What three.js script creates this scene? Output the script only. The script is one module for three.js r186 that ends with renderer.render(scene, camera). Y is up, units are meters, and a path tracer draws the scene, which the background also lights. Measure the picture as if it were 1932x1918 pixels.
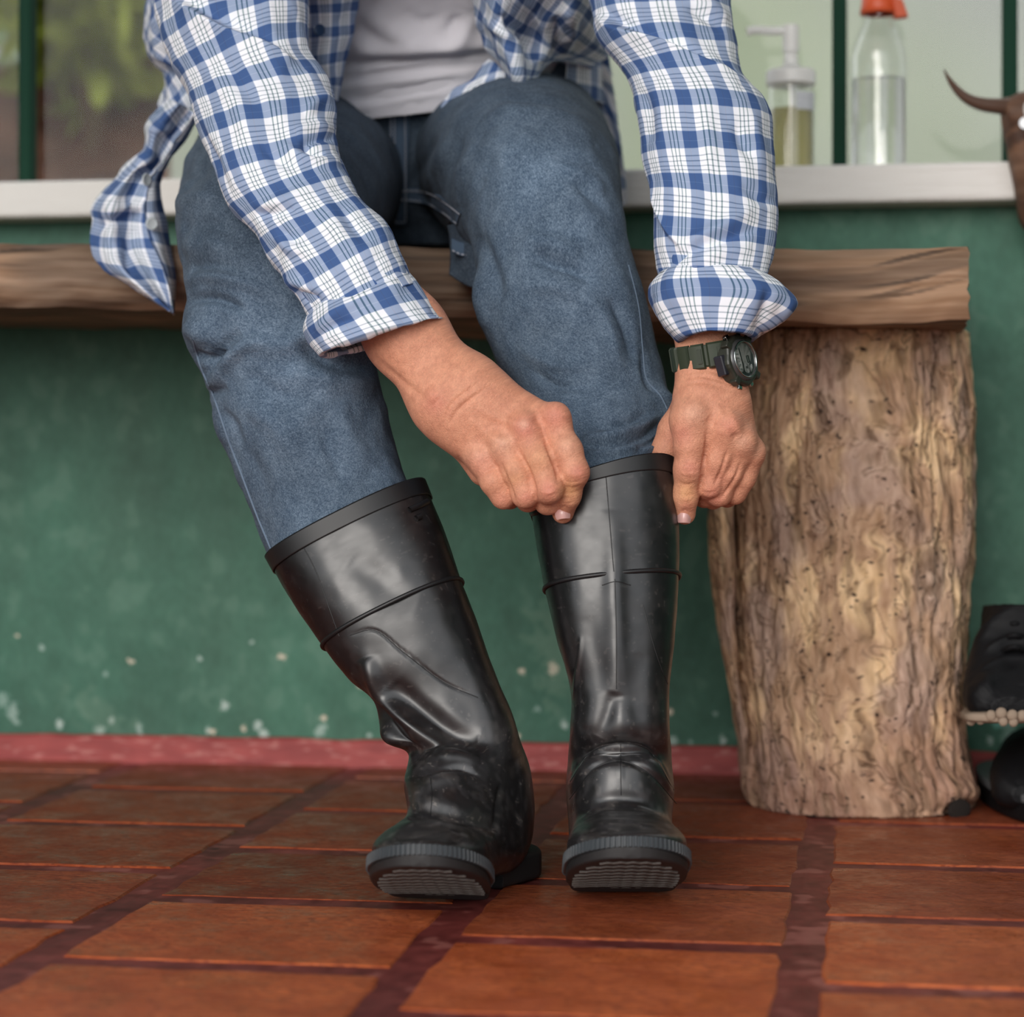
import * as THREE from 'three';
import { mergeGeometries, mergeVertices } from 'three/addons/utils/BufferGeometryUtils.js';
import { RoundedBoxGeometry } from 'three/addons/geometries/RoundedBoxGeometry.js';
import { createNoise3D } from 'simplex-noise';

// ---------- camera, sky, sun, exposure ----------
const F = 4300, EYE = 0.334, HORIZON = 880;               // focal length in pixels, eye height, image row of the horizon
const scene = new THREE.Scene();
const camera = new THREE.PerspectiveCamera(2 * Math.atan(959 / F) * 180 / Math.PI, 1932 / 1918, 0.05, 100);
camera.position.set(0, EYE, 0);
camera.lookAt(0, EYE, -1);
camera.setViewOffset(1932, 1918, 0, 959 - HORIZON, 1932, 1918);
camera.focus = 1.83;
camera.userData.fStop = 4.2;
scene.background = new THREE.Color(0.93, 0.965, 1.0);       // even overcast sky
scene.backgroundIntensity = 1.6;
scene.environment = null;
const sun = new THREE.DirectionalLight(0xfff8f0, 1.75);      // sun behind thin cloud: broad and soft
sun.position.set(-1.4, 1.62, 1.85);
sun.target.position.set(0, 0.4, -1.9);
sun.castShadow = true;
sun.shadow.radius = 64;
Object.assign(sun.shadow.camera, { left: -2.5, right: 2.5, top: 2.5, bottom: -2.5, near: 0.1, far: 9 });
scene.add(sun, sun.target);
const renderer = new THREE.WebGLRenderer();
renderer.toneMapping = THREE.LinearToneMapping;
renderer.toneMappingExposure = 1.0;
renderer.shadowMap.enabled = true;

// ---------- helpers ----------
const V3 = THREE.Vector3;
const P = (x, y, d) => new V3((x - 966) / F * d, EYE - (y - HORIZON) / F * d, -d);   // a point seen at pixel x, y at distance d
const toPix = (v) => [966 + F * v.x / -v.z, HORIZON - F * (v.y - EYE) / -v.z];
function rng(seed) { return () => { seed = (seed + 0x6d2b79f5) | 0; let t = Math.imul(seed ^ (seed >>> 15), 1 | seed); t = (t + Math.imul(t ^ (t >>> 7), 61 | t)) ^ t; return ((t ^ (t >>> 14)) >>> 0) / 4294967296; }; }
const noise = createNoise3D(rng(7));
const clamp = (x, a = 0, b = 1) => Math.min(b, Math.max(a, x));
const sstep = (a, b, x) => { const t = clamp((x - a) / (b - a)); return t * t * (3 - 2 * t); };
const mix = (a, b, t) => a + (b - a) * t;
function fbm(x, y, z, o = 4) { let s = 0, a = 0.5; for (let i = 0; i < o; i++) { s += a * noise(x, y, z); x *= 2.03; y *= 2.03; z *= 2.03; a *= 0.5; } return s; }
const names = new Map();
function numbered(n) { const k = names.get(n) ?? 0; names.set(n, k + 1); return k ? n + '_' + String(k).padStart(3, '0') : n; }
function put(o) { o.traverse((m) => { if (m.isMesh) { m.castShadow = true; m.receiveShadow = true; } }); scene.add(o); return o; }
function tag(o, label, category, group) { o.userData = { ...o.userData, label, category }; if (group) o.userData.group = group; return o; }
function struct(o) { o.userData.kind = 'structure'; return put(o); }
function part(name, geometry, material, parent, label) {
  const m = new THREE.Mesh(geometry, material); m.name = numbered(name);
  if (label) m.userData.label = label;
  if (parent) parent.add(m);
  return m;
}
function group(name, at) { const g = new THREE.Group(); g.name = numbered(name); if (at) g.position.copy(at); return g; }
function rebase(g, root) { g.translate(-root.position.x, -root.position.y, -root.position.z); return g; }

// seeded textures: f(x, y) in 0..1 gives [r, g, b] in 0..255
function texture(size, f, o = {}) {
  const h = o.h ?? size, data = new Uint8Array(size * h * 4);
  for (let j = 0, k = 0; j < h; j++) for (let i = 0; i < size; i++, k += 4) { const c = f(i / size, j / h, i, j); data[k] = clamp(c[0], 0, 255); data[k + 1] = clamp(c[1], 0, 255); data[k + 2] = clamp(c[2], 0, 255); data[k + 3] = 255; }
  const t = new THREE.DataTexture(data, size, h);
  t.wrapS = t.wrapT = o.clamp ? THREE.ClampToEdgeWrapping : THREE.RepeatWrapping; t.magFilter = THREE.LinearFilter; t.minFilter = THREE.LinearMipmapLinearFilter; t.generateMipmaps = true;
  if (!o.data) t.colorSpace = THREE.SRGBColorSpace;
  if (o.repeat) t.repeat.set(o.repeat[0], o.repeat[1]);
  t.needsUpdate = true;
  return t;
}
// noise that repeats over the unit square
function cellNoise(u, v, k, z) {
  const x = u * k, y = v * k, i = Math.floor(x), j = Math.floor(y), fx = x - i, fy = y - j, sx = fx * fx * (3 - 2 * fx), sy = fy * fy * (3 - 2 * fy);
  const h = (a, b) => { let t = (((a % k) + k) % k) * 374761393 + (((b % k) + k) % k) * 668265263 + z * 974634777; t = Math.imul(t ^ (t >>> 13), 1274126177); t = Math.imul(t ^ (t >>> 16), 2246822519); return ((t ^ (t >>> 15)) >>> 0) / 2147483648 - 1; };
  return mix(mix(h(i, j), h(i + 1, j), sx), mix(h(i, j + 1), h(i + 1, j + 1), sx), sy);
}
function tnoise(u, v, k, z = 0) { return 0.72 * cellNoise(u, v, k, z) + 0.36 * cellNoise(u, v, k * 2, z + 17); }

// strokes: folds, creases and bumps pressed into a surface. p is a curve in pixels, w its half-width in pixels, a its height in millimetres
function smooth(p, per = 8) {
  if (p.length < 3) { const out = []; for (let i = 0; i <= per; i++) out.push([mix(p[0][0], p[1][0], i / per), mix(p[0][1], p[1][1], i / per)]); return out; }
  const c = new THREE.CatmullRomCurve3(p.map(([x, y]) => new V3(x, y, 0)), false, 'centripetal');
  return c.getPoints(per * (p.length - 1)).map((v) => [v.x, v.y]);
}
function S(a, w, p, k = 'g') {
  const q = smooth(p), xs = q.map((t) => t[0]), ys = q.map((t) => t[1]), m = w * 3.2;
  return { a: a / 1000, w, q, k, box: [Math.min(...xs) - m, Math.min(...ys) - m, Math.max(...xs) + m, Math.max(...ys) + m] };
}
function strokeAt(s, x, y) {
  if (x < s.box[0] || y < s.box[1] || x > s.box[2] || y > s.box[3]) return 0;
  let best = 1e9, side = 1, at = 0; const q = s.q, n = q.length - 1;
  for (let i = 0; i < n; i++) {
    const ax = q[i][0], ay = q[i][1], bx = q[i + 1][0] - ax, by = q[i + 1][1] - ay, L = bx * bx + by * by || 1e-9, t = clamp(((x - ax) * bx + (y - ay) * by) / L);
    const dx = x - ax - bx * t, dy = y - ay - by * t, d = dx * dx + dy * dy;
    if (d < best) { best = d; side = bx * dy - by * dx; at = (i + t) / n; }
  }
  const d = Math.sqrt(best), fade = s.k === 'd' ? 1 : Math.sqrt(Math.max(0, Math.sin(Math.PI * clamp(at, 0.004, 0.996))));
  if (s.k === 's') return fade * (side > 0 ? Math.exp(-d / s.w) : Math.exp(-((d / (0.3 * s.w)) ** 2)));
  return fade * Math.exp(-((d / s.w) ** 2));
}
function sculpt(g, strokes, more) {
  const p = g.attributes.position, n = g.attributes.normal, v = new V3(), m = new V3(), eye = new V3(0, EYE, 0), to = new V3();
  for (let i = 0; i < p.count; i++) {
    v.fromBufferAttribute(p, i); m.fromBufferAttribute(n, i); to.copy(eye).sub(v).normalize();
    const front = sstep(-0.15, 0.35, m.dot(to)); let h = 0;
    if (front > 0 && strokes.length) { const [x, y] = toPix(v); for (const s of strokes) h += s.a * strokeAt(s, x, y); h *= front; }
    if (more) h += more(v, m);
    v.addScaledVector(m, h); p.setXYZ(i, v.x, v.y, v.z);
  }
  return finish(g);
}
// smooth normals across seams where the surface meets itself
function finish(g) {
  g.computeVertexNormals();
  const p = g.attributes.position, n = g.attributes.normal, at = new Map();
  for (const i of g.userData.seam ?? []) { const k = p.getX(i).toFixed(5) + p.getY(i).toFixed(5) + p.getZ(i).toFixed(5); (at.get(k) ?? at.set(k, []).get(k)).push(i); }
  for (const l of at.values()) if (l.length > 1) { const s = new V3(); for (const i of l) s.add(new V3().fromBufferAttribute(n, i)); s.normalize(); for (const i of l) n.setXYZ(i, s.x, s.y, s.z); }
  return g;
}
function colorize(g, f) {
  const p = g.attributes.position, n = g.attributes.normal, c = new Float32Array(p.count * 3), v = new V3(), m = new V3();
  for (let i = 0; i < p.count; i++) { v.fromBufferAttribute(p, i); m.fromBufferAttribute(n, i); c.set(f(v, m), i * 3); }
  g.setAttribute('color', new THREE.BufferAttribute(c, 3));
  return g;
}

// rings of a lofted form: centre C, half-axis A (sideways) and half-axis B (towards the front), squareness n, back depth bb
function R(x, y, d, w, phi, b, p = 0, o = {}) {
  const a = phi * Math.PI / 180, q = p * Math.PI / 180, k = d / F;
  return { C: P(x, y, d), A: new V3(Math.cos(a), -Math.sin(a), 0).multiplyScalar(w * k), B: new V3(Math.sin(a) * Math.sin(q), Math.cos(a) * Math.sin(q), Math.cos(q)).multiplyScalar(b * k), n: o.n ?? 2.2, bb: o.bb ?? 1 };
}
function LR(xl, yl, xr, yr, d, b, p = 0, o) { return R((xl + xr) / 2, (yl + yr) / 2, d, Math.hypot(xr - xl, yr - yl) / 2, Math.atan2(yr - yl, xr - xl) * 180 / Math.PI, b, p, o); }
function ringPath(rings) {
  const flat = rings.map((r) => [r.C.x, r.C.y, r.C.z, r.A.x, r.A.y, r.A.z, r.B.x, r.B.y, r.B.z, r.n, r.bb]);
  const t = [0];
  for (let i = 1; i < flat.length; i++) { let s = 0; for (let k = 0; k < 9; k += 3) s += Math.hypot(flat[i][k] - flat[i - 1][k], flat[i][k + 1] - flat[i - 1][k + 1], flat[i][k + 2] - flat[i - 1][k + 2]) * (k ? 0.6 : 1); t.push(t[i - 1] + Math.max(s, 1e-4)); }
  const m = flat.map((f, i) => f.map((x, k) => {
    if (i === 0) return (flat[1][k] - x) / (t[1] - t[0]);
    if (i === flat.length - 1) return (x - flat[i - 1][k]) / (t[i] - t[i - 1]);
    const h0 = t[i] - t[i - 1], h1 = t[i + 1] - t[i], s0 = (x - flat[i - 1][k]) / h0, s1 = (flat[i + 1][k] - x) / h1;
    return (s0 * h1 + s1 * h0) / (h0 + h1);
  }));
  const len = t[t.length - 1];
  return { len, t, at(s) {
    const x = clamp(s) * len; let i = 0; while (i < t.length - 2 && x > t[i + 1]) i++;
    const h = t[i + 1] - t[i], u = (x - t[i]) / h, u2 = u * u, u3 = u2 * u;
    const f = flat[i].map((a, k) => (2 * u3 - 3 * u2 + 1) * a + (u3 - 2 * u2 + u) * h * m[i][k] + (3 * u2 - 2 * u3) * flat[i + 1][k] + (u3 - u2) * h * m[i + 1][k]);
    return { C: new V3(f[0], f[1], f[2]), A: new V3(f[3], f[4], f[5]), B: new V3(f[6], f[7], f[8]), n: Math.max(1.6, f[9]), bb: f[10] };
  } };
}
function onRing(r, th, grow = 0, out = new V3()) {
  const c = Math.cos(th), s = Math.sin(th), e = 2 / r.n, k = Math.sign(s) * Math.abs(s) ** e * (s < 0 ? r.bb : 1), j = Math.sign(c) * Math.abs(c) ** e;
  out.copy(r.C).addScaledVector(r.A, j * (1 + grow / r.A.length())).addScaledVector(r.B, k * (1 + grow / r.B.length()));
  return out;
}
// N rings of M points; o.hem0 / o.hem1 = cloth thickness at an open end, o.cap0 / o.cap1 close an end, o.arc = [from, to] an open strip
function loft(rings, N, M, o = {}) {
  const path = Array.isArray(rings) ? ringPath(rings) : rings, pos = [], uv = [], idx = [], seam = [], rows = [], arc = o.arc ?? [-Math.PI / 2, 1.5 * Math.PI];
  const s0 = o.from ?? 0, s1 = o.to ?? 1; let vlen = 0, prev = null, prevB = null, per = 0;
  const list = [];
  if (o.hem0) for (const [s, g] of [[0.06, -o.hem0], [0.03, -o.hem0], [0, -o.hem0 * 0.9]]) list.push([s0 + (s1 - s0) * s, g]);
  for (let i = 0; i <= N; i++) list.push([mix(s0, s1, i / N), 0]);
  if (o.hem1) for (const [s, g] of [[0, -o.hem1 * 0.9], [0.03, -o.hem1], [0.06, -o.hem1]]) list.push([s1 - (s1 - s0) * s, g]);
  for (const [s, g] of list) { const r = path.at(s); per += Math.PI * (r.A.length() + r.B.length()) / list.length; rows.push([r, g]); }
  per *= (arc[1] - arc[0]) / (2 * Math.PI);
  const v = new V3();
  rows.forEach(([r, g], i) => {
    if (prev) vlen += prev.distanceTo(r.C) + (o.fan ? 0.5 * prevB.distanceTo(r.B) : 0);
    prev = r.C; prevB = r.B;
    for (let j = 0; j <= M; j++) {
      const f = j / M, th = mix(arc[0], arc[1], f);
      onRing(r, th, g + (o.grow ?? 0), v); pos.push(v.x, v.y, v.z);
      uv.push(f * per, vlen);
      if (j === 0 || j === M) seam.push(i * (M + 1) + j);
      if (i && j < M) { const a = (i - 1) * (M + 1) + j, b = a + 1, c = a + M + 1, d = c + 1; idx.push(a, c, b, b, c, d); }
    }
  });
  const flat = (row, flip) => {
    const c = pos.length / 3, r = rows[row][0]; pos.push(r.C.x, r.C.y, r.C.z); uv.push(0, 0);
    for (let j = 0; j < M; j++) { const a = row * (M + 1) + j; flip ? idx.push(c, a, a + 1) : idx.push(c, a + 1, a); }
  };
  if (o.cap0) flat(0, true);
  if (o.cap1) flat(rows.length - 1, false);
  const g = new THREE.BufferGeometry();
  g.setAttribute('position', new THREE.Float32BufferAttribute(pos, 3)); g.setAttribute('uv', new THREE.Float32BufferAttribute(uv, 2)); g.setIndex(idx);
  // faces must look outwards
  g.computeVertexNormals();
  const k = Math.floor(rows.length / 2) * (M + 1) + Math.floor(M / 2), out = new V3(pos[k * 3], pos[k * 3 + 1], pos[k * 3 + 2]).sub(rows[Math.floor(rows.length / 2)][0].C);
  if (new V3().fromBufferAttribute(g.attributes.normal, k).dot(out) < 0) for (let i = 0; i < idx.length; i += 3) { const t = idx[i]; idx[i] = idx[i + 1]; idx[i + 1] = t; }
  g.setIndex(idx); g.userData.seam = seam; g.userData.path = path;
  return finish(g);
}
// a tube round a loft at position s, standing out by grow
function ringTube(path, s, radius, grow, o = {}) {
  const pts = [], n = 96, a0 = o.arc ? o.arc[0] : 0, a1 = o.arc ? o.arc[1] : 2 * Math.PI;
  for (let i = 0; i < (o.arc ? n + 1 : n); i++) { const th = mix(a0, a1, i / n), r = path.at(typeof s === 'function' ? s(th) : s); pts.push(onRing(r, th, grow)); }
  return new THREE.TubeGeometry(new THREE.CatmullRomCurve3(pts, !o.arc), o.n ?? 120, radius, 8, !o.arc);
}
function tube(pts, radius, seg = 40, closed = false, sides = 8) { return new THREE.TubeGeometry(new THREE.CatmullRomCurve3(pts, closed), seg, radius, sides, closed); }
// cloth: a surface through a net of points [x, y, d], with thickness
function cloth(net, nu, nv, o = {}) {
  const rows = net.map((r) => new THREE.CatmullRomCurve3(r.map((q) => (q.isVector3 ? q : P(...q))), false, 'centripetal'));
  const W = nu + 1, base = [], thick = o.t ?? 0.0012;
  const cols = []; for (let i = 0; i <= nu; i++) cols.push(new THREE.CatmullRomCurve3(rows.map((c) => c.getPoint(i / nu)), false, 'centripetal'));
  const lu = rows[Math.floor(rows.length / 2)].getLength(), lv = cols[Math.floor(nu / 2)].getLength();
  const pos = [], uv = [], idx = [];
  for (let j = 0; j <= nv; j++) for (let i = 0; i <= nu; i++) { const p = cols[i].getPoint(j / nv); pos.push(p.x, p.y, p.z); const a = o.turn ?? 0, u = i / nu * lu, v = j / nv * lv; uv.push(u * Math.cos(a) - v * Math.sin(a), u * Math.sin(a) + v * Math.cos(a)); if (i < nu && j < nv) { const k = j * W + i; idx.push(k, k + W, k + 1, k + 1, k + W, k + W + 1); } }
  const g = new THREE.BufferGeometry();
  g.setAttribute('position', new THREE.Float32BufferAttribute(pos, 3)); g.setAttribute('uv', new THREE.Float32BufferAttribute(uv, 2)); g.setIndex(idx); g.computeVertexNormals();
  const n = g.attributes.normal, eye = new V3(0, EYE, 0), mid = Math.floor(nv / 2) * W + Math.floor(nu / 2), m = new V3(pos[mid * 3], pos[mid * 3 + 1], pos[mid * 3 + 2]);
  if (new V3().fromBufferAttribute(n, mid).dot(eye.sub(m)) < 0) { for (let i = 0; i < idx.length; i += 3) { const t = idx[i]; idx[i] = idx[i + 1]; idx[i + 1] = t; } g.setIndex(idx); g.computeVertexNormals(); }
  if (o.strokes || o.more) sculpt(g, o.strokes ?? [], o.more);
  // second layer and edges
  const p2 = Array.from(g.attributes.position.array), q = g.attributes.normal.array, c = p2.length / 3, all = [...p2], id = Array.from(g.index.array), one = id.length;
  for (let i = 0; i < c; i++) all.push(p2[i * 3] - q[i * 3] * thick, p2[i * 3 + 1] - q[i * 3 + 1] * thick, p2[i * 3 + 2] - q[i * 3 + 2] * thick);
  for (let i = 0; i < one; i += 3) id.push(id[i] + c, id[i + 2] + c, id[i + 1] + c);
  const rim = []; for (let i = 0; i < nu; i++) rim.push(i); for (let j = 0; j < nv; j++) rim.push(j * W + nu); for (let i = nu; i > 0; i--) rim.push(nv * W + i); for (let j = nv; j > 0; j--) rim.push(j * W);
  for (let i = 0; i < rim.length; i++) { const a = rim[i], b = rim[(i + 1) % rim.length]; id.push(a, b, a + c, b, b + c, a + c); }
  const out = new THREE.BufferGeometry(); out.setAttribute('position', new THREE.Float32BufferAttribute(all, 3)); out.setAttribute('uv', new THREE.Float32BufferAttribute([...uv, ...uv], 2)); out.setIndex(id); out.computeVertexNormals();
  return out;
}
// a skin from a distance field: surface nets on a grid, worked only near the surface
function skinField(f, lo, hi, cell) {
  const nx = Math.ceil((hi.x - lo.x) / cell / 8) * 8, ny = Math.ceil((hi.y - lo.y) / cell / 8) * 8, nz = Math.ceil((hi.z - lo.z) / cell / 8) * 8, X = nx + 1, XY = X * (ny + 1);
  const val = new Float32Array(XY * (nz + 1)).fill(NaN), vert = new Map(), pos = [], idx = [];
  const get = (i, j, k) => { const a = i + j * X + k * XY; let d = val[a]; if (d !== d) { d = f(lo.x + i * cell, lo.y + j * cell, lo.z + k * cell); val[a] = d; } return d; };
  const cells = [];
  for (let K = 0; K < nz; K += 8) for (let J = 0; J < ny; J += 8) for (let I = 0; I < nx; I += 8) {
    if (Math.abs(f(lo.x + (I + 4) * cell, lo.y + (J + 4) * cell, lo.z + (K + 4) * cell)) > cell * 4 * 1.74 * 1.35) continue;
    for (let k = K; k < K + 8; k++) for (let j = J; j < J + 8; j++) for (let i = I; i < I + 8; i++) {
      const c = []; let neg = 0; for (let q = 0; q < 8; q++) { const d = get(i + (q & 1), j + ((q >> 1) & 1), k + (q >> 2)); c.push(d); if (d < 0) neg++; }
      if (neg === 0 || neg === 8) continue;
      let x = 0, y = 0, z = 0, n = 0;
      for (let a = 0; a < 8; a++) for (let b = 1; b < 8; b <<= 1) if (!(a & b) && (c[a] < 0) !== (c[a | b] < 0)) { const t = c[a] / (c[a] - c[a | b]); x += (a & 1) + (b === 1 ? t : 0); y += ((a >> 1) & 1) + (b === 2 ? t : 0); z += (a >> 2) + (b === 4 ? t : 0); n++; }
      vert.set(i + j * X + k * XY, pos.length / 3); pos.push(lo.x + (i + x / n) * cell, lo.y + (j + y / n) * cell, lo.z + (k + z / n) * cell); cells.push([i, j, k]);
    }
  }
  const quad = (a, b, c, d, flip) => { if ([a, b, c, d].some((q) => q === undefined)) return; flip ? idx.push(a, b, c, a, c, d) : idx.push(a, c, b, a, d, c); };
  for (const [i, j, k] of cells) {
    const a = i + j * X + k * XY, d0 = val[a];
    if (j && k && (d0 < 0) !== (get(i + 1, j, k) < 0)) quad(vert.get(a), vert.get(a - X), vert.get(a - X - XY), vert.get(a - XY), d0 >= 0);
    if (i && k && (d0 < 0) !== (get(i, j + 1, k) < 0)) quad(vert.get(a), vert.get(a - XY), vert.get(a - XY - 1), vert.get(a - 1), d0 >= 0);
    if (i && j && (d0 < 0) !== (get(i, j, k + 1) < 0)) quad(vert.get(a), vert.get(a - 1), vert.get(a - 1 - X), vert.get(a - X), d0 >= 0);
  }
  const g = new THREE.BufferGeometry(); g.setAttribute('position', new THREE.Float32BufferAttribute(pos, 3)); g.setIndex(idx); g.computeVertexNormals();
  const uv = new Float32Array(pos.length / 3 * 2); for (let i = 0; i < pos.length / 3; i++) { uv[i * 2] = pos[i * 3] + pos[i * 3 + 2] * 0.7; uv[i * 2 + 1] = pos[i * 3 + 1] + pos[i * 3 + 2] * 0.3; }
  g.setAttribute('uv', new THREE.BufferAttribute(uv, 2));
  return g;
}
const smin = (a, b, k) => { const h = Math.max(k - Math.abs(a - b), 0) / k; return Math.min(a, b) - h * h * k * 0.25; };
// tapered capsule from a to b
function cone(a, b, ra, rb) {
  const ax = a.x, ay = a.y, az = a.z, bx = b.x - ax, by = b.y - ay, bz = b.z - az, L = bx * bx + by * by + bz * bz || 1e-9;
  return (x, y, z) => { const px = x - ax, py = y - ay, pz = z - az, t = clamp((px * bx + py * by + pz * bz) / L), dx = px - bx * t, dy = py - by * t, dz = pz - bz * t; return Math.sqrt(dx * dx + dy * dy + dz * dz) - (ra + (rb - ra) * t); };
}
function ball(c, rx, ry = rx, rz = rx) { return (x, y, z) => { const a = (x - c.x) / rx, b = (y - c.y) / ry, d = (z - c.z) / rz, l = Math.sqrt(a * a + b * b + d * d); return (l - 1) * Math.min(rx, ry, rz); }; }
const chain = (pts, k) => { const list = []; for (let i = 0; i < pts.length - 1; i++) list.push(cone(pts[i][0], pts[i + 1][0], pts[i][1], pts[i + 1][1])); return (x, y, z) => { let d = list[0](x, y, z); for (let i = 1; i < list.length; i++) d = smin(d, list[i](x, y, z), k); return d; }; };
const union = (list, k) => (x, y, z) => { let d = list[0](x, y, z); for (let i = 1; i < list.length; i++) d = smin(d, list[i](x, y, z), k); return d; };
// a lathed form
function lathe(profile, seg = 48) { return new THREE.LatheGeometry(profile.map(([r, y]) => new THREE.Vector2(r, y)), seg); }
// ---------- materials ----------
const std = (o) => new THREE.MeshStandardMaterial(o), phys = (o) => new THREE.MeshPhysicalMaterial(o);
const hex = (h) => { const c = new THREE.Color(h); return [c.r, c.g, c.b]; };
const TH = 8.9 * Math.PI / 180, WALL_Q = 2.48;                      // the wall and the tiles stand 8.9 degrees round from the camera
const turned = (o) => { o.rotation.y = -TH; return o; };            // local axes: x along the wall, y up, -z into depth
const toWall = (x, y, d) => { const p = P(x, y, d); return [p.x * Math.cos(TH) + p.z * Math.sin(TH), p.y, p.x * Math.sin(TH) - p.z * Math.cos(TH)]; };
const box = (x0, x1, y0, y1, z0, z1) => new THREE.BoxGeometry(x1 - x0, y1 - y0, z1 - z0).translate((x0 + x1) / 2, (y0 + y1) / 2, (z0 + z1) / 2);

// green limewashed plaster, chipped towards the floor; uv 0..1 over 2.4 m by 0.66 m
const WX0 = -1.6, WX1 = 0.8, WTOP = 0.63;
const chips = (() => { const r = rng(41), l = []; for (let i = 0; i < 130; i++) { const t = r() ** 3; l.push([WX0 + 2.4 * r(), 0.034 + t * 0.12, 0.0028 + 0.0085 * r() * r() * (1 - t * 0.6), r(), 0.6 + 0.8 * r()]); } return l; })();
const wallTex = texture(1280, (u, v) => {
  const x = mix(WX0, WX1, u), y = v * 0.66;
  const m = fbm(x * 3.1, y * 3.1, 2, 4), f = fbm(x * 21, y * 17, 5, 3), g = fbm(x * 90, y * 60, 1, 2), st = fbm(x * 9, y * 2.2, 8, 3);
  let c = [52 + m * 16 + f * 9 + g * 8, 99 + m * 18 + f * 10 + g * 8 + st * 6, 80 + m * 16 + f * 9 + g * 8 + st * 5];
  const worn = sstep(0.23, 0.42, f + m * 0.35) * 0.25; c = c.map((a, i) => mix(a, [104, 132, 116][i], worn));
  for (const [cx, cy, r, tone, asp] of chips) {
    const dx = (x - cx), dy = (y - cy) * asp; if (Math.abs(dx) > r * 2 || Math.abs(dy) > r * 2) continue;
    const d = Math.hypot(dx, dy) / r + fbm(x * 160, y * 160, tone * 9, 2) * 0.7, k = 1 - sstep(0.7, 1.0, d); c = c.map((a, i) => mix(a, tone > 0.75 ? [222, 200, 180][i] : [196, 205, 200][i], k * (0.45 + 0.5 * tone)));
  }
  // two scraped patches and a smear of an older turquoise coat
  for (const [cx, cy, rx, ry, col, amt] of [[-0.335, 0.13, 0.045, 0.07, [128, 148, 126], 0.35], [0.115, 0.075, 0.035, 0.014, [110, 175, 160], 0.75], [0.15, 0.04, 0.012, 0.03, [150, 170, 160], 0.5], [-0.86, 0.05, 0.05, 0.03, [120, 140, 120], 0.3]]) {
    const d = Math.hypot((x - cx) / rx, (y - cy - (x - cx) * -0.4) / ry) + fbm(x * 40, y * 40, 3, 3) * 0.8; c = c.map((a, i) => mix(a, col[i], amt * (1 - sstep(0.45, 1.0, d))));
  }
  return c;
}, { h: 360, clamp: true });
const plasterBump = texture(256, (u, v) => { const a = 128 + 70 * tnoise(u, v, 9) + 40 * tnoise(u, v, 31, 3); return [a, a, a]; }, { data: true, repeat: [5, 1.4] });
const M = {};
M.wall = std({ map: wallTex, roughness: 0.62, bumpMap: plasterBump, bumpScale: 0.0015 });
M.greenPlain = std({ color: new THREE.Color().setRGB(0.035, 0.12, 0.078), roughness: 0.65 });
M.greenBar = phys({ color: new THREE.Color().setRGB(0.005, 0.035, 0.02), roughness: 0.7, specularIntensity: 0.3 });
M.redBand = std({ map: texture(1024, (u, v) => { const x = u * 2.4, y = v * 0.04, n = fbm(x * 14, y * 60, 2, 4), w = sstep(0.16, 0.4, fbm(x * 30, y * 110, 7, 3)); return [0, 1, 2].map((i) => mix([150 + n * 26, 58 + n * 20, 56 + n * 18][i], [206, 160, 150][i], w * 0.45)); }, { h: 32, clamp: true }), roughness: 0.55 });
M.white = std({ color: new THREE.Color().setRGB(0.72, 0.7, 0.67), roughness: 0.6, bumpMap: plasterBump, bumpScale: 0.001 });
M.roof = std({ color: new THREE.Color().setRGB(0.16, 0.1, 0.06), roughness: 0.9 });

// ---------- the setting ----------
function wallBox(name, x0, x1, y0, y1, q0, q1, mat) { const m = new THREE.Mesh(box(x0, x1, y0, y1, -q1, -q0), mat); m.name = name; return struct(turned(m)); }
{ // parapet below the window, with its own uv
  const g = box(WX0, WX1, 0, WTOP, -(WALL_Q + 0.16), -WALL_Q), p = g.attributes.position, uv = g.attributes.uv;
  for (let i = 0; i < p.count; i++) uv.setXY(i, (p.getX(i) - WX0) / (WX1 - WX0), p.getY(i) / 0.66);
  const m = new THREE.Mesh(g, M.wall); m.name = 'wall_back'; struct(turned(m));
}
wallBox('wall_back_left', -3.2, WX0, 0, 2.35, WALL_Q, WALL_Q + 0.16, M.greenPlain);
wallBox('wall_back_right', WX1, 3.2, 0, 2.35, WALL_Q, WALL_Q + 0.16, M.greenPlain);
wallBox('wall_back_upper', WX0, WX1, 1.75, 2.35, WALL_Q, WALL_Q + 0.16, M.greenPlain);
wallBox('added_wall_left', -3.2, -3.04, 0, 2.35, -0.2, WALL_Q, M.greenPlain);  // unseen wall, added to cut side light and deepen contrast
wallBox('added_wall_right', 2.1, 2.26, 0, 2.35, -0.2, WALL_Q, M.greenPlain);  // also added out of view, darkens what the boots reflect
wallBox('ceiling', -3.2, 3.2, 2.35, 2.41, 0.15, WALL_Q + 0.3, M.roof);  // unseen roof, height and front edge shaped to hold back sky light
{ // red painted skirting, its top edge uneven
  const sh = new THREE.Shape(); sh.moveTo(-3.2, -0.01); sh.lineTo(0.95, -0.01);
  for (let i = 0; i <= 160; i++) { const x = 0.95 - 4.15 * i / 160; sh.lineTo(x, 0.029 + 0.0035 * fbm(x * 12, 1, 4, 3)); }
  const g = new THREE.ExtrudeGeometry(sh, { depth: 0.006, bevelEnabled: true, bevelSize: 0.002, bevelThickness: 0.002, bevelSegments: 1, curveSegments: 1 }), p = g.attributes.position, uv = g.attributes.uv;
  for (let i = 0; i < p.count; i++) uv.setXY(i, (p.getX(i) + 1.6) / 2.4, p.getY(i) / 0.04);
  g.translate(0, 0, -WALL_Q);
  const m = new THREE.Mesh(g, M.redBand); m.name = 'baseboard_back'; struct(turned(m));
}
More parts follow.
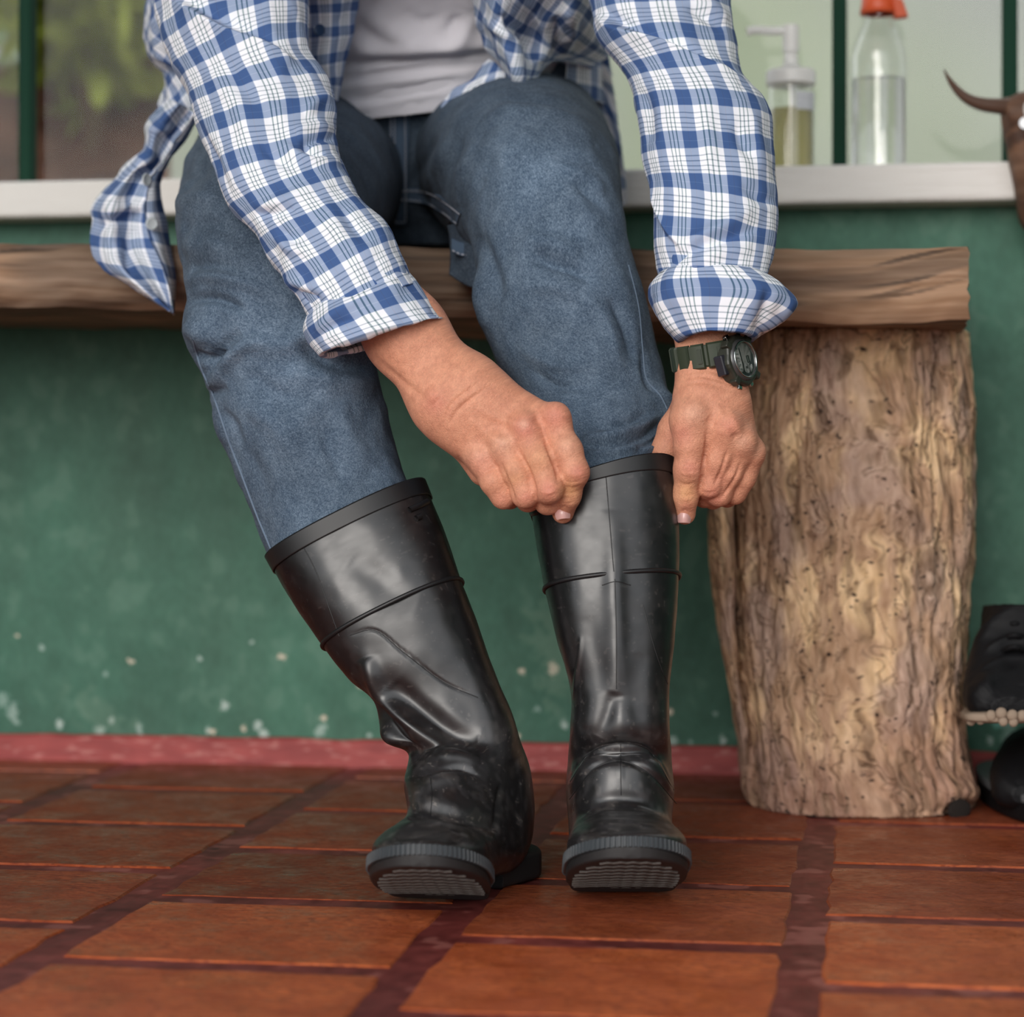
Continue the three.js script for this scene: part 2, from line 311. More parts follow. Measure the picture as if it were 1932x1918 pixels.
{ // white sill
  const g = new RoundedBoxGeometry(2.24, 0.041, 0.24, 3, 0.006), p = g.attributes.position;
  g.translate(-0.62 + 0.0, 0.6325, -(WALL_Q + 0.07));
  const m = new THREE.Mesh(g, M.white); m.name = 'trim_1'; m.userData.label = 'white painted window sill'; struct(turned(m));
}
// window: dark green bars and panes of glass
{
  const w = turned(group('window_1')); w.userData.kind = 'structure';
  const QB = WALL_Q + 0.085, at = (x) => toWall(x, 200, QB + (x < 966 ? 0.1 : 0.0))[0];
  const barAt = [-1.25, (() => { const p = P(51, 160, 2.65); return p.x * Math.cos(TH) + p.z * Math.sin(TH); })(), -0.35 + 0.0, 0, 0];
  const sOf = (x) => { let d = 2.6; for (let i = 0; i < 8; i++) { const q = toWall(x, 200, d)[2]; d += (QB - q); } return toWall(x, 200, d)[0]; };
  barAt[1] = sOf(52); barAt[3] = sOf(1584); barAt[4] = sOf(1905); barAt[2] = (barAt[1] + barAt[3]) / 2 + 0.02; barAt[0] = barAt[1] - (barAt[3] - barAt[2]);
  for (const s of barAt) part('window_bar', new RoundedBoxGeometry(0.0165, 1.1, 0.022, 2, 0.003).translate(s, 1.2, -QB), M.greenBar, w);
  part('window_rail', new RoundedBoxGeometry(WX1 - WX0, 0.006, 0.02, 2, 0.002).translate((WX0 + WX1) / 2, 0.654, -QB - 0.014), M.greenPlain, w);
  const glass = phys({ color: 0xffffff, roughness: 0.02, transmission: 1, thickness: 0, ior: 1.5, specularIntensity: 0.22, side: THREE.DoubleSide });
  const edge = [WX0, ...barAt, WX1];
  for (let i = 0; i < edge.length - 1; i++) part('pane', new THREE.PlaneGeometry(edge[i + 1] - edge[i], 1.1).translate((edge[i] + edge[i + 1]) / 2, 1.2, -QB - 0.013), glass, w);
  put(w);
}

// floor: red painted mortar bed with clay tiles set in it
const tileTex = [0, 1, 2].map((k) => texture(320, (u, v) => {
  const m = fbm(u * 3 + k * 7, v * 3, 2, 4), st = fbm(u * 5, v * 38, 4 + k, 3), f = fbm(u * 60, v * 90, 1 + k, 3), e = Math.min(u, v, 1 - u, 1 - v);
  const dark = sstep(0.12, 0.42, fbm(u * 18, v * 55, 3 + k, 4) + m * 0.3), pale = sstep(0.36, 0.5, f + st * 0.4);
  let c = [180 + m * 34 + st * 22 + f * 14, 90 + m * 26 + st * 15 + f * 9, 50 + m * 16 + st * 9 + f * 6].map((a) => a + k * 4 - 4);
  c = c.map((a, i) => mix(a, [104, 42, 28][i], dark * 0.55)); c = c.map((a, i) => mix(a, [205, 140, 104][i], pale * 0.35));
  const rim = 1 - sstep(0.0, 0.03, e + 0.015 * f); return c.map((a, i) => mix(a, [190, 98, 50][i], rim * 0.18));
}, { clamp: true }));
const tileRough = texture(256, (u, v) => { const a = 122 + 50 * tnoise(u, v, 6) + 36 * tnoise(u, v, 40, 2); return [a, a, a]; }, { data: true });
const tileBump = texture(256, (u, v) => { const a = 128 + 60 * tnoise(u, v, 5) + 30 * tnoise(u, v, 26, 2) + 30 * tnoise(u, v, 80, 5); return [a, a, a]; }, { data: true });
const floorMat = std({ map: texture(384, (u, v) => { const m = tnoise(u, v, 8), f = tnoise(u, v, 60, 2), w = sstep(0.3, 0.6, tnoise(u, v, 26, 6) + f * 0.3); return [0, 1, 2].map((i) => mix([112 + m * 26 + f * 22, 46 + m * 14 + f * 16, 42 + m * 12 + f * 15][i], [190, 132, 120][i], w * 0.4)); }, { repeat: [1.5, 1.5] }), roughness: 0.5, bumpMap: plasterBump, bumpScale: 0.0015 });
{
  const fl = turned(group('floor')); fl.userData.kind = 'structure';
  const bed = new THREE.PlaneGeometry(6.4, 3.6, 1, 1).rotateX(-Math.PI / 2).translate(0, -0.0007, -0.78), bp = bed.attributes.position, bu = bed.attributes.uv; for (let i = 0; i < bp.count; i++) bu.setXY(i, bp.getX(i), bp.getZ(i));
  part('mortar_bed', bed, floorMat, fl);
  part('foundation', box(-3.2, 3.2, -0.15, -0.006, -2.6, 1.0), floorMat, fl);
  const mats = []; // pale tones for the front rows, dark tones for those behind
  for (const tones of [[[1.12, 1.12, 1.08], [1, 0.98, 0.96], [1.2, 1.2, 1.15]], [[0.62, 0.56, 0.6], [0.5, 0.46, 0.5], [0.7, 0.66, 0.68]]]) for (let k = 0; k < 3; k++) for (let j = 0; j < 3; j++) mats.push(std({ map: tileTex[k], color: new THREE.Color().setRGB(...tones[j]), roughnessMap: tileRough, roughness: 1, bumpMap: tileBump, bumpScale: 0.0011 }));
  const tileGeo = (w, l, r) => { // bevelled slab with slightly ragged edges
    const n = 7, e = 0.003, ring = (in_, y) => { const a = []; const hw = w / 2 - in_, hl = l / 2 - in_; for (const [x0, z0, x1, z1] of [[-hw, -hl, hw, -hl], [hw, -hl, hw, hl], [hw, hl, -hw, hl], [-hw, hl, -hw, -hl]]) for (let i = 0; i < n; i++) a.push([mix(x0, x1, i / n), y, mix(z0, z1, i / n)]); return a; };
    const jit = []; for (let i = 0; i < 4 * n; i++) jit.push([(r() - 0.5) * 0.004, (r() - 0.5) * 0.004]);
    const rings = [ring(0, -0.02), ring(0, -0.002), ring(e, 0.0006)], pos = [], uv = [], idx = [], m = 4 * n;
    rings.forEach((a) => a.forEach(([x, y, z], i) => { const X = x + jit[i][0], Z = z + jit[i][1]; pos.push(X, y, Z); uv.push(X / w + 0.5, 0.5 - Z / l); }));
    pos.push(0, 0.0011, 0); uv.push(0.5, 0.5);
    for (let k = 0; k < 2; k++) for (let i = 0; i < m; i++) { const a = k * m + i, b = k * m + (i + 1) % m; idx.push(a, a + m, b, b, a + m, b + m); }
    for (let i = 0; i < m; i++) idx.push(3 * m, 2 * m + (i + 1) % m, 2 * m + i);
    const g = new THREE.BufferGeometry(); g.setAttribute('position', new THREE.Float32BufferAttribute(pos, 3)); g.setAttribute('uv', new THREE.Float32BufferAttribute(uv, 2)); g.setIndex(idx);
    const flat = g.toNonIndexed(); flat.computeVertexNormals(); if (flat.attributes.normal.getY(flat.attributes.normal.count - 1) < 0) { for (let i = 0; i < idx.length; i += 3) { const t = idx[i]; idx[i] = idx[i + 1]; idx[i + 1] = t; } g.setIndex(idx); const f2 = g.toNonIndexed(); f2.computeVertexNormals(); return f2; }
    return flat;
  };
  const r = rng(5), shapes = [0, 1, 2, 3].map(() => tileGeo(0.232, 0.201, r));
  for (let c = -5; c < 4; c++) for (let k = 0; k < 9; k++) {
    const s = -0.044 + 0.258 * (c + 0.5) + 0.0, q0 = ((c & 1) === 0 ? 1.7 : 1.587) - 0.226 * 3 + k * 0.2265;
    let q = q0 + 0.113, l = 1; if (q0 + 0.0125 > WALL_Q) continue;
    if (q0 + 0.214 > WALL_Q) { l = (WALL_Q - q0 - 0.0125 - 0.002) / 0.205; if (l < 0.1) continue; q = q0 + 0.0115 + 0.1025 * l; }
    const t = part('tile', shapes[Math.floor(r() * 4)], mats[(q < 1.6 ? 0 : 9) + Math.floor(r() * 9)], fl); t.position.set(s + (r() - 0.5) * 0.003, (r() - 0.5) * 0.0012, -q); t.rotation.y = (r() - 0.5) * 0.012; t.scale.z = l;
    if (r() < 0.5 && l === 1) t.rotation.y += Math.PI;
  }
  put(fl);
}

// ---------- what is seen through the window ----------
{
  // bare earth bank
  const g = new THREE.PlaneGeometry(5, 2.2, 80, 40), p = g.attributes.position;
  for (let i = 0; i < p.count; i++) { const x = p.getX(i), y = p.getY(i), h = (y + 1.1) / 2.2; p.setXYZ(i, x, h * 1.25 + 0.12 * fbm(x * 1.3, h * 2, 1, 4), -h * 0.9 + 0.18 * fbm(x * 2, h * 3, 6, 4)); }
  g.computeVertexNormals(); g.translate(-2.9, 0, -4.3);
  const m = new THREE.Mesh(g, std({ map: texture(512, (u, v) => { const n = fbm(u * 9, v * 5, 2, 4), f = fbm(u * 40, v * 30, 5, 3); return [112 + n * 44 + f * 26, 74 + n * 32 + f * 22, 58 + n * 28 + f * 18]; }, { clamp: true }), roughness: 0.95, side: THREE.DoubleSide })); m.name = 'earth_bank'; m.userData.label = 'bare brown earth bank outside the window'; struct(m);
  const far = new THREE.Mesh(new THREE.PlaneGeometry(40, 40).rotateX(-Math.PI / 2).translate(0, -0.16, 0), std({ color: new THREE.Color().setRGB(0.12, 0.13, 0.06), roughness: 1 })); far.name = 'ground'; struct(far);
  // pale wall of the next building
  const wg = box(-0.6, 3.2, -0.16, 3.0, -4.15, -4.0);
  const wm = new THREE.Mesh(wg, std({ map: texture(512, (u, v) => { const n = fbm(u * 4, v * 3, 2, 3), gr = sstep(-0.1, 0.5, fbm(u * 3.2 + 4, v * 2.1, 9, 2)); return [0, 1, 2].map((i) => mix([190, 193, 188][i], [184, 196, 164][i], gr * 0.8) + n * 16); }, { clamp: true }), roughness: 0.9 })); wm.name = 'wall_outside'; struct(wm);
  // shrubs on top of the bank
  const leafG = (() => { const s = new THREE.Shape(); s.moveTo(0, 0); s.quadraticCurveTo(0.03, 0.04, 0, 0.11); s.quadraticCurveTo(-0.03, 0.04, 0, 0); return new THREE.ShapeGeometry(s, 3); })();
  const bush = (cx, cy, cz, rx, ry, n, col, label, seed) => {
    const r = rng(seed), root = group('shrub', new V3(cx, cy, cz)), geos = [];
    for (let i = 0; i < n; i++) { const a = r() * 6.283, e = Math.acos(1 - 2 * r()), k = 0.45 + 0.55 * r(), q = leafG.clone(); q.scale(0.8 + r(), 0.8 + r(), 1); q.rotateX(r() * 6); q.rotateY(r() * 6); q.rotateZ(r() * 6); q.translate(rx * k * Math.sin(e) * Math.cos(a), ry + ry * k * Math.cos(e), rx * k * 0.7 * Math.sin(e) * Math.sin(a)); geos.push(q); }
    const f = part('foliage', mergeGeometries(geos), phys({ color: new THREE.Color().setRGB(...col), roughness: 0.8, specularIntensity: 0.2, side: THREE.DoubleSide }), root); f.userData.kind = 'stuff';
    const stems = []; for (let i = 0; i < 7; i++) { const a = r() * 6.28; stems.push(tube([new V3(0, -0.12, 0), new V3(Math.cos(a) * rx * 0.3, ry * 0.7, Math.sin(a) * rx * 0.3), new V3(Math.cos(a) * rx * 0.6, ry * 1.3, Math.sin(a) * rx * 0.5)], 0.008, 8, false, 5)); }
    part('stem', mergeGeometries(stems), M.roof, root);
    put(tag(root, label, 'shrub'));
  };
  bush(-0.93, 1.14, -5.05, 0.2, 0.24, 700, [0.3, 0.34, 0.06], 'olive green shrub on the earth bank, right of the leftmost window bar', 3);
  bush(-1.55, 1.1, -5.0, 0.2, 0.26, 600, [0.22, 0.3, 0.07], 'darker green shrub on the earth bank, seen left of the leftmost window bar', 4);
  bush(-0.98, 1.2, -5.95, 0.42, 0.36, 1100, [0.2, 0.34, 0.12], 'fresh green shrub behind the bank, next to the pale outside wall', 6);
}
// ---------- bench: weathered plank on sawn logs ----------
const woodTex = (seed, base, dark, light, stretch) => texture(640, (u, v) => {
  const w = fbm(u * 3, v * 2, seed, 3) * 0.25, g = fbm(u * stretch * 0.12 + w, v * stretch + w * 6, seed + 3, 4), f = fbm(u * stretch * 0.5, v * stretch * 5, seed + 8, 3), b = fbm(u * 4, v * 3, seed + 12, 3);
  const cr = sstep(0.3, 0.46, fbm(u * 5, v * 26 + w * 8, seed + 20, 3));
  let c = base.map((a, i) => mix(a, light[i], sstep(-0.3, 0.45, b + g * 0.4))); c = c.map((a, i) => mix(a, dark[i], sstep(-0.05, 0.5, g) * 0.55 + cr * 0.5)); return c.map((a) => a + f * 26);
}, { h: 320 });
const plankMat = std({ map: woodTex(3, [116, 94, 76], [56, 43, 34], [164, 130, 102], 16), roughness: 0.75, bumpMap: texture(320, (u, v) => { const a = 128 + 80 * fbm(u * 3, v * 30, 2, 3) + 40 * fbm(u * 20, v * 120, 5, 2); return [a, a, a]; }, { data: true, h: 320 }), bumpScale: 0.003 });
const logTex = texture(720, (u, v) => {
  const w = fbm(u * 6, v * 5, 3, 3), g = fbm(u * 34 + w * 0.8, v * 6 + w, 7, 4), f = fbm(u * 110 + w * 2, v * 16, 2, 3), b = fbm(u * 12, v * 3.5, 11, 3);
  const channel = 1 - sstep(0.012, 0.05, Math.abs(fbm(u * 24 + w * 1.2, v * 7.5 + w * 1.2, 15, 3))), hole = sstep(0.45, 0.54, fbm(u * 60, v * 40, 31, 2));
  let c = [0, 1, 2].map((i) => mix([186, 150, 120][i], [236, 200, 156][i], sstep(-0.15, 0.35, b + g * 0.6)));
  c = c.map((a, i) => mix(a, [180, 152, 138][i], sstep(0.0, 0.4, fbm(u * 7 + 3, v * 3, 21, 3)) * 0.75));
  c = c.map((a, i) => mix(a, [150, 112, 98][i], (1 - sstep(0.05, 0.3, v)) * 0.6));
  c = c.map((a, i) => mix(a, [92, 68, 50][i], sstep(0.05, 0.45, g) * 0.5 + channel * 0.36));
  c = c.map((a, i) => mix(a, [40, 28, 22][i], hole * 0.8));
  return c.map((a) => a + f * 30);
}, { h: 560 });
const logBump = texture(640, (u, v) => { const w = fbm(u * 6, v * 5, 3, 3), g = fbm(u * 34 + w * 0.8, v * 6 + w, 7, 4), ch = 1 - sstep(0.012, 0.05, Math.abs(fbm(u * 24 + w * 1.2, v * 7.5 + w * 1.2, 15, 3))), a = 150 - 120 * g - 60 * ch + 50 * fbm(u * 80, v * 20, 2, 3); return [a, a, a]; }, { data: true, h: 480 });
const logMat = std({ map: logTex, roughness: 0.9, bumpMap: logBump, bumpScale: 0.006 });
function logGeo(rings, seed, cutA) {
  const g = loft(rings, 120, 260, { cap0: true, cap1: true }), p = g.attributes.position, uv = g.attributes.uv, per = 0.68, hgt = 0.48;
  for (let i = 0; i < uv.count; i++) uv.setXY(i, uv.getX(i) / per, 1 - uv.getY(i) / hgt);
  return g;
}
{
  const post = P(1622, 1545, 2.26), root = group('bench', new V3(post.x, 0, post.z));
  const X = (x, y, d) => P(x, y, d);
  // plank: rough front edge, thicker at its right end
  const long = new THREE.BoxGeometry(1, 1, 1, 170, 10, 24), p = long.attributes.position, uv = long.attributes.uv;
  const c = Math.cos(TH), s = Math.sin(TH), S1 = 0.074, S0 = -1.45;   // along the wall
  const end = toWall(1827, 540, 2.06); const s1 = end[0], q0 = 2.083, q1 = 2.46;
  for (let i = 0; i < p.count; i++) {
    const u = p.getX(i) + 0.5, v = p.getY(i) + 0.5, w = p.getZ(i) + 0.5;          // w = 1 is the front
    const sx = mix(S0, s1, u), top = mix(0.553, 0.531, sstep(0.2, 1, u)) + 0.003 * fbm(sx * 7, w * 2, 1, 3), thick = mix(0.0605, 0.0665, sstep(0.3, 1, u)) + 0.004 * fbm(sx * 5, w, 6, 3);
    let y = top - thick * (1 - v), q = mix(q1, q0, w) + 0.004 * fbm(sx * 9, v * 3, 8, 3), X_ = sx + (u > 0.99 ? 0.005 * fbm(v * 5, w * 6, 2, 3) : 0);
    if (w > 0.95) { q += 0.012 * (Math.abs(v - 0.5) * 2) ** 4 * sstep(0.95, 1, w) + 0.006 * fbm(sx * 16, v * 7, 3, 4); y -= 0.0; }
    p.setXYZ(i, c * X_ + s * q - post.x, y, s * X_ - c * q - post.z); uv.setXY(i, (sx - S0) / (s1 - S0), (Math.abs(w - 1) < 0.02 || w < 0.02 ? v * 0.12 : 0.2 + w * 0.6));
  }
  long.computeVertexNormals(); part('seat_plank', long, plankMat, root, 'weathered grey brown plank with a rough front edge');
  // log under the right end
  const O = { n: 2.4 };
  const rings = [LR(1424, 626, 1815, 626, 2.262, 172, 0, O), LR(1418, 670, 1818, 670, 2.262, 178, 0, O), LR(1406, 760, 1826, 760, 2.262, 180, 0, O), LR(1392, 860, 1830, 860, 2.262, 180, 0, O), LR(1384, 960, 1832, 960, 2.262, 182, 0, O), LR(1384, 1080, 1828, 1080, 2.262, 182, 0, O), LR(1384, 1200, 1820, 1200, 2.262, 182, 0, O), LR(1388, 1310, 1815, 1310, 2.262, 184, 0, O), LR(1400, 1410, 1822, 1410, 2.262, 188, 0, O), LR(1408, 1480, 1838, 1480, 2.262, 192, 0, O), LR(1414, 1514.5, 1834, 1514.5, 2.262, 196, 0, O)];
  const slab = loft([LR(1384, 700, 1400, 700, 2.25, 30, 0, O), LR(1366, 770, 1392, 770, 2.245, 50, 0, O), LR(1352, 850, 1386, 850, 2.24, 60, 0, O), LR(1339, 955, 1383, 955, 2.235, 66, 0, O), LR(1342, 1075, 1385, 1075, 2.235, 66, 0, O), LR(1358, 1195, 1386, 1195, 2.235, 56, 0, O), LR(1378, 1300, 1396, 1300, 2.225, 34, 0, O), LR(1394, 1385, 1412, 1385, 2.23, 24, 0, O), LR(1402, 1440, 1410, 1440, 2.235, 8, 0, O)], 70, 60, { cap0: true, cap1: true });
  sculpt(slab, [S(-5, 6, [[1366, 940], [1370, 1080], [1380, 1200]])], (v) => 0.003 * fbm(v.x * 60, v.y * 8, v.z * 60, 3));
  { const uv = slab.attributes.uv; for (let i = 0; i < uv.count; i++) uv.setXY(i, uv.getX(i) / 0.68, 1 - uv.getY(i) / 0.48); }
  const log = logGeo(rings, 3);
  sculpt(log, [S(-26, 14, [[1800, 1538], [1826, 1530]], 'd'), S(8, 18, [[1775, 1500], [1812, 1490], [1838, 1510]]), S(-5, 10, [[1560, 690], [1570, 740], [1600, 760]]), S(5, 20, [[1580, 700], [1570, 850], [1540, 1000]], 'd'), S(-5, 14, [[1640, 780], [1650, 900], [1640, 1040], [1655, 1180]]), S(5, 22, [[1700, 650], [1720, 820], [1690, 1020], [1700, 1200]], 'd'), S(-6, 12, [[1770, 660], [1775, 800], [1790, 940]]), S(-4, 12, [[1480, 700], [1500, 900], [1480, 1100]]), S(5, 16, [[1585, 1380], [1600, 1460], [1590, 1510]]), S(-5, 12, [[1640, 1440], [1650, 1500]]), S(4, 30, [[1600, 650], [1560, 800], [1530, 1050]])],
    (v, n) => { if (Math.abs(n.y) > 0.8) return 0.002 * fbm(v.x * 40, 1, v.z * 40, 2); const a = Math.atan2(v.x - post.x, v.z - post.z); return 0.0075 * fbm(a * 2.6, v.y * 5, 3, 3) + 0.0042 * fbm(a * 11, v.y * 13, 5, 3); });
  part('log_leg', rebase(log, root), logMat, root, 'pale bare log with worm tracks under the right end of the plank');
  part('log_splinter', rebase(slab, root), logMat, root, 'long splinter split off the log');
  { const q = P(1810, 1527, 2.172); part('knot_hole_shade', rebase(new THREE.SphereGeometry(0.013, 20, 14).scale(1.05, 0.8, 0.35).rotateY(0.5).translate(q.x, q.y, q.z), root), std({ color: new THREE.Color().setRGB(0.012, 0.008, 0.006), roughness: 1 }), root, 'knot hole with its shade painted dark'); }  // solid dark blob, the shade inside the hole put in as colour
  const log2 = logGeo([[0.48, 0.105], [0.3, 0.108], [0.12, 0.112], [0, 0.115]].map(([y, r]) => { const q = 2.26, sx = -1.25; return { C: new V3(c * sx + s * q, y, s * sx - c * q), A: new V3(r, 0, 0), B: new V3(0, 0, r * 0.85), n: 2.4, bb: 1 }; }), 4);
  sculpt(log2, [], (v, n) => (Math.abs(n.y) > 0.8 ? 0 : 0.006 * fbm(v.x * 22, v.y * 5, v.z * 22, 3)));
  part('log_leg', rebase(log2, root), logMat, root);
  tag(root, 'bench made of a weathered plank resting on thick bare logs along the green wall', 'bench'); put(root);
}

// ---------- things on the sill ----------
const SILL = 0.653;
M.pumpWhite = phys({ color: new THREE.Color().setRGB(0.86, 0.86, 0.84), roughness: 0.35 });
M.clearGlass = phys({ color: 0xffffff, roughness: 0.03, transmission: 1, thickness: 0.01, ior: 1.45 });
M.thinGlass = phys({ color: 0xffffff, roughness: 0.03, transmission: 1, thickness: 0, ior: 1.45 });
{
  const d = 2.5, k = d / F, base = P(1492, 300, d), root = group('pump_bottle', new V3(base.x, SILL, base.z)), y = (py) => EYE + (HORIZON - py) * k - SILL;
  const r = 44 * k, top = y(162);
  part('bottle', lathe([[0, 0.0005], [r * 0.92, 0.0005], [r, 0.004], [r, top - 0.006], [r * 0.96, top], [r * 0.9, top + 0.001], [r * 0.9, top - 0.001], [r * 0.95, top - 0.006], [r * 0.955, 0.005], [r * 0.9, 0.002], [0, 0.002]]), M.thinGlass, root);
  const lv = y(207);
  part('liquid_soap', lathe([[0, 0.003], [r * 0.92, 0.003], [r * 0.94, 0.006], [r * 0.94, lv], [0, lv]]), phys({ color: new THREE.Color().setRGB(0.66, 0.62, 0.36), roughness: 0.2, transmission: 0.6, thickness: 0.03, ior: 1.36, attenuationColor: new THREE.Color().setRGB(0.8, 0.77, 0.45), attenuationDistance: 0.06 }), root, 'yellow green liquid soap');
  part('collar', lathe([[0, top], [r * 1.02, top], [r * 1.06, top + 0.002], [r * 1.06, y(138)], [r * 0.99, y(133)], [r * 0.5, y(130)], [r * 0.36, y(124)], [0, y(124)]]), M.pumpWhite, root);
  part('stem', lathe([[0, y(132)], [r * 0.36, y(132)], [r * 0.3, y(112)], [r * 0.26, y(96)], [0, y(96)]]), M.pumpWhite, root);
  const noz = mergeGeometries([new THREE.CylinderGeometry(0.0088, 0.0088, y(48) - y(98), 28).translate(0, (y(48) + y(98)) / 2, 0), tube([new V3(0, y(58), 0), new V3(-0.022, y(58.5), 0), new V3(-0.04, y(57), 0), new V3(-0.048, y(60), 0)], 0.0048, 24)].map((g) => (g.index ? g.toNonIndexed() : g)));
  part('pump_head', noz, M.pumpWhite, root);
  part('dip_tube', new THREE.CylinderGeometry(0.003, 0.003, top - 0.01, 12).translate(0.002, top / 2 + 0.004, 0), M.pumpWhite, root);
  const lab = texture(256, (u, v, i, j) => { const t = (v > 0.2 && v < 0.3) || (v > 0.5 && v < 0.58) || (v > 0.7 && v < 0.76) ? sstep(0.1, 0.3, noise(u * 30, Math.floor(v * 9), 3)) * 60 : 0; return [214 - t, 218 - t, 224 - t]; }, { h: 128, clamp: true });
  part('label', new THREE.CylinderGeometry(r * 1.01, r * 1.01, y(178) - y(212), 24, 1, true, 0.1, 1.2).translate(0, (y(178) + y(212)) / 2, 0), std({ map: lab, roughness: 0.6, side: THREE.DoubleSide }), root, 'white paper label');
  put(tag(root, 'white pump dispenser bottle half full of yellow green soap on the white sill', 'soap dispenser'));
}
{
  const d = 2.49, k = d / F, base = P(1658, 300, d), root = group('glass_bottle', new V3(base.x, SILL, base.z)), y = (py) => EYE + (HORIZON - py) * k - SILL, r = 53.5 * k, t = 0.0018;
  const out = [[0, 0], [r * 0.93, 0], [r, 0.005], [r, y(132)], [r * 0.985, y(112)], [r * 0.9, y(92)], [r * 0.7, y(62)], [r * 0.5, y(42)], [r * 0.46, y(30)], [r * 0.46, y(0)]];
  part('bottle', lathe([...out, ...out.slice(1).reverse().map(([a, b]) => [Math.max(a - t, 0), Math.max(b, 0.003)]), [0, 0.003]]), M.thinGlass, root);
  const lv = y(150);
  part('water', lathe([[0, 0.004], [r * 0.9, 0.004], [r - t * 1.4, 0.008], [r - t * 1.4, lv], [0, lv]]), phys({ color: 0xffffff, roughness: 0.01, transmission: 1, thickness: 0.04, ior: 1.33 }), root, 'clear water filling the bottle to two thirds');
  part('cap', lathe([[r * 0.48, y(26)], [r * 0.66, y(27)], [r * 0.62, y(12)], [r * 0.58, y(-6)], [r * 0.4, y(-12)], [0, y(-12)]]), std({ color: new THREE.Color().setRGB(0.62, 0.09, 0.025), roughness: 0.45, side: THREE.DoubleSide }), root, 'orange red cap');
  const tab = new THREE.Shape(); tab.moveTo(0, 0); tab.lineTo(0.01, -0.002); tab.lineTo(0.016, -0.019); tab.lineTo(0.004, -0.02); tab.lineTo(0, 0);
  part('cap_tab', new THREE.ExtrudeGeometry(tab, { depth: 0.014, bevelEnabled: true, bevelSize: 0.001, bevelThickness: 0.001, bevelSegments: 1 }).translate(r * 0.4, y(2), 0.002), std({ color: new THREE.Color().setRGB(0.55, 0.08, 0.02), roughness: 0.5 }), root);
  put(tag(root, 'clear glass bottle of water with an orange red cap on the white sill', 'bottle'));
}
{ // carved head with horns at the end of the sill
  const d = 2.36, cx = 1986, root = group('horned_head_ornament', P(cx, 300, d));
  const wood = std({ map: woodTex(9, [92, 66, 50], [46, 30, 24], [126, 92, 70], 12), roughness: 0.7 });
  const head = loft([R(cx, 168, d, 20, 0, 20), R(cx, 182, d, 78, 0, 50), R(cx, 205, d, 97, 0, 62), R(cx, 250, d, 92, 0, 66), R(cx, 310, d, 80, 0, 66), R(cx, 370, d, 68, 0, 64), R(cx, 415, d, 62, 0, 60), R(cx, 436, d, 46, 0, 44), R(cx, 444, d, 12, 0, 12)], 60, 60, { cap0: true, cap1: true });
  sculpt(head, [S(6, 12, [[1885, 186], [1905, 200], [1912, 220]], 'd'), S(-5, 12, [[1925, 215], [1930, 300]])], (v) => 0.0015 * fbm(v.x * 60, v.y * 30, v.z * 60, 3));
  part('head', rebase(head, root), wood, root);
  for (const q of [1, -1]) {
    const m = (x) => cx + (x - cx) * q, rings = [[1902, 201, 16], [1880, 200, 14.5], [1850, 196, 12.5], [1822, 184, 9.5], [1800, 163, 6.5], [1788, 145, 3.6], [1781, 131, 1.2]].map(([x, y, w], i, a) => { const b = a[Math.min(i + 1, 6)], c = a[Math.max(i - 1, 0)], an = Math.atan2(b[1] - c[1], (b[0] - c[0]) * q) * 180 / Math.PI + 90; return R(m(x), y, d - 0.012 - i * 0.004, w, an, w); });
    part('horn', rebase(loft(rings, 50, 24, { cap0: true, cap1: true }), root), std({ color: new THREE.Color().setRGB(0.1, 0.055, 0.038), roughness: 0.38 }), root, 'dark curved horn');
  }
  const mk = new THREE.SphereGeometry(0.007, 16, 12).scale(0.7, 1.3, 0.3); const mp = P(1940, 206, d - 0.028); part('forehead_mark', rebase(mk.translate(mp.x, mp.y, mp.z), root), M.white, root, 'white spot');
  for (const q of [1, -1]) { const e = P(cx + q * 52, 232, d - 0.026), n = P(cx + q * 22, 418, d - 0.031); part('eye', rebase(new THREE.SphereGeometry(0.006, 16, 12).translate(e.x, e.y, e.z), root), M.shoeBlack, root); part('nostril', rebase(new THREE.SphereGeometry(0.004, 12, 10).scale(1, 0.7, 0.5).translate(n.x, n.y, n.z), root), M.shoeBlack, root); }
  part('hanger', rebase(tube([P(cx, 185, d + 0.0), P(cx, 175, d + 0.03), P(cx, 172, d + 0.075)], 0.004, 12), root), M.greenBar, root);
  put(tag(root, 'brown carved animal head with a thin curved horn at the right end of the sill', 'ornament'));
}
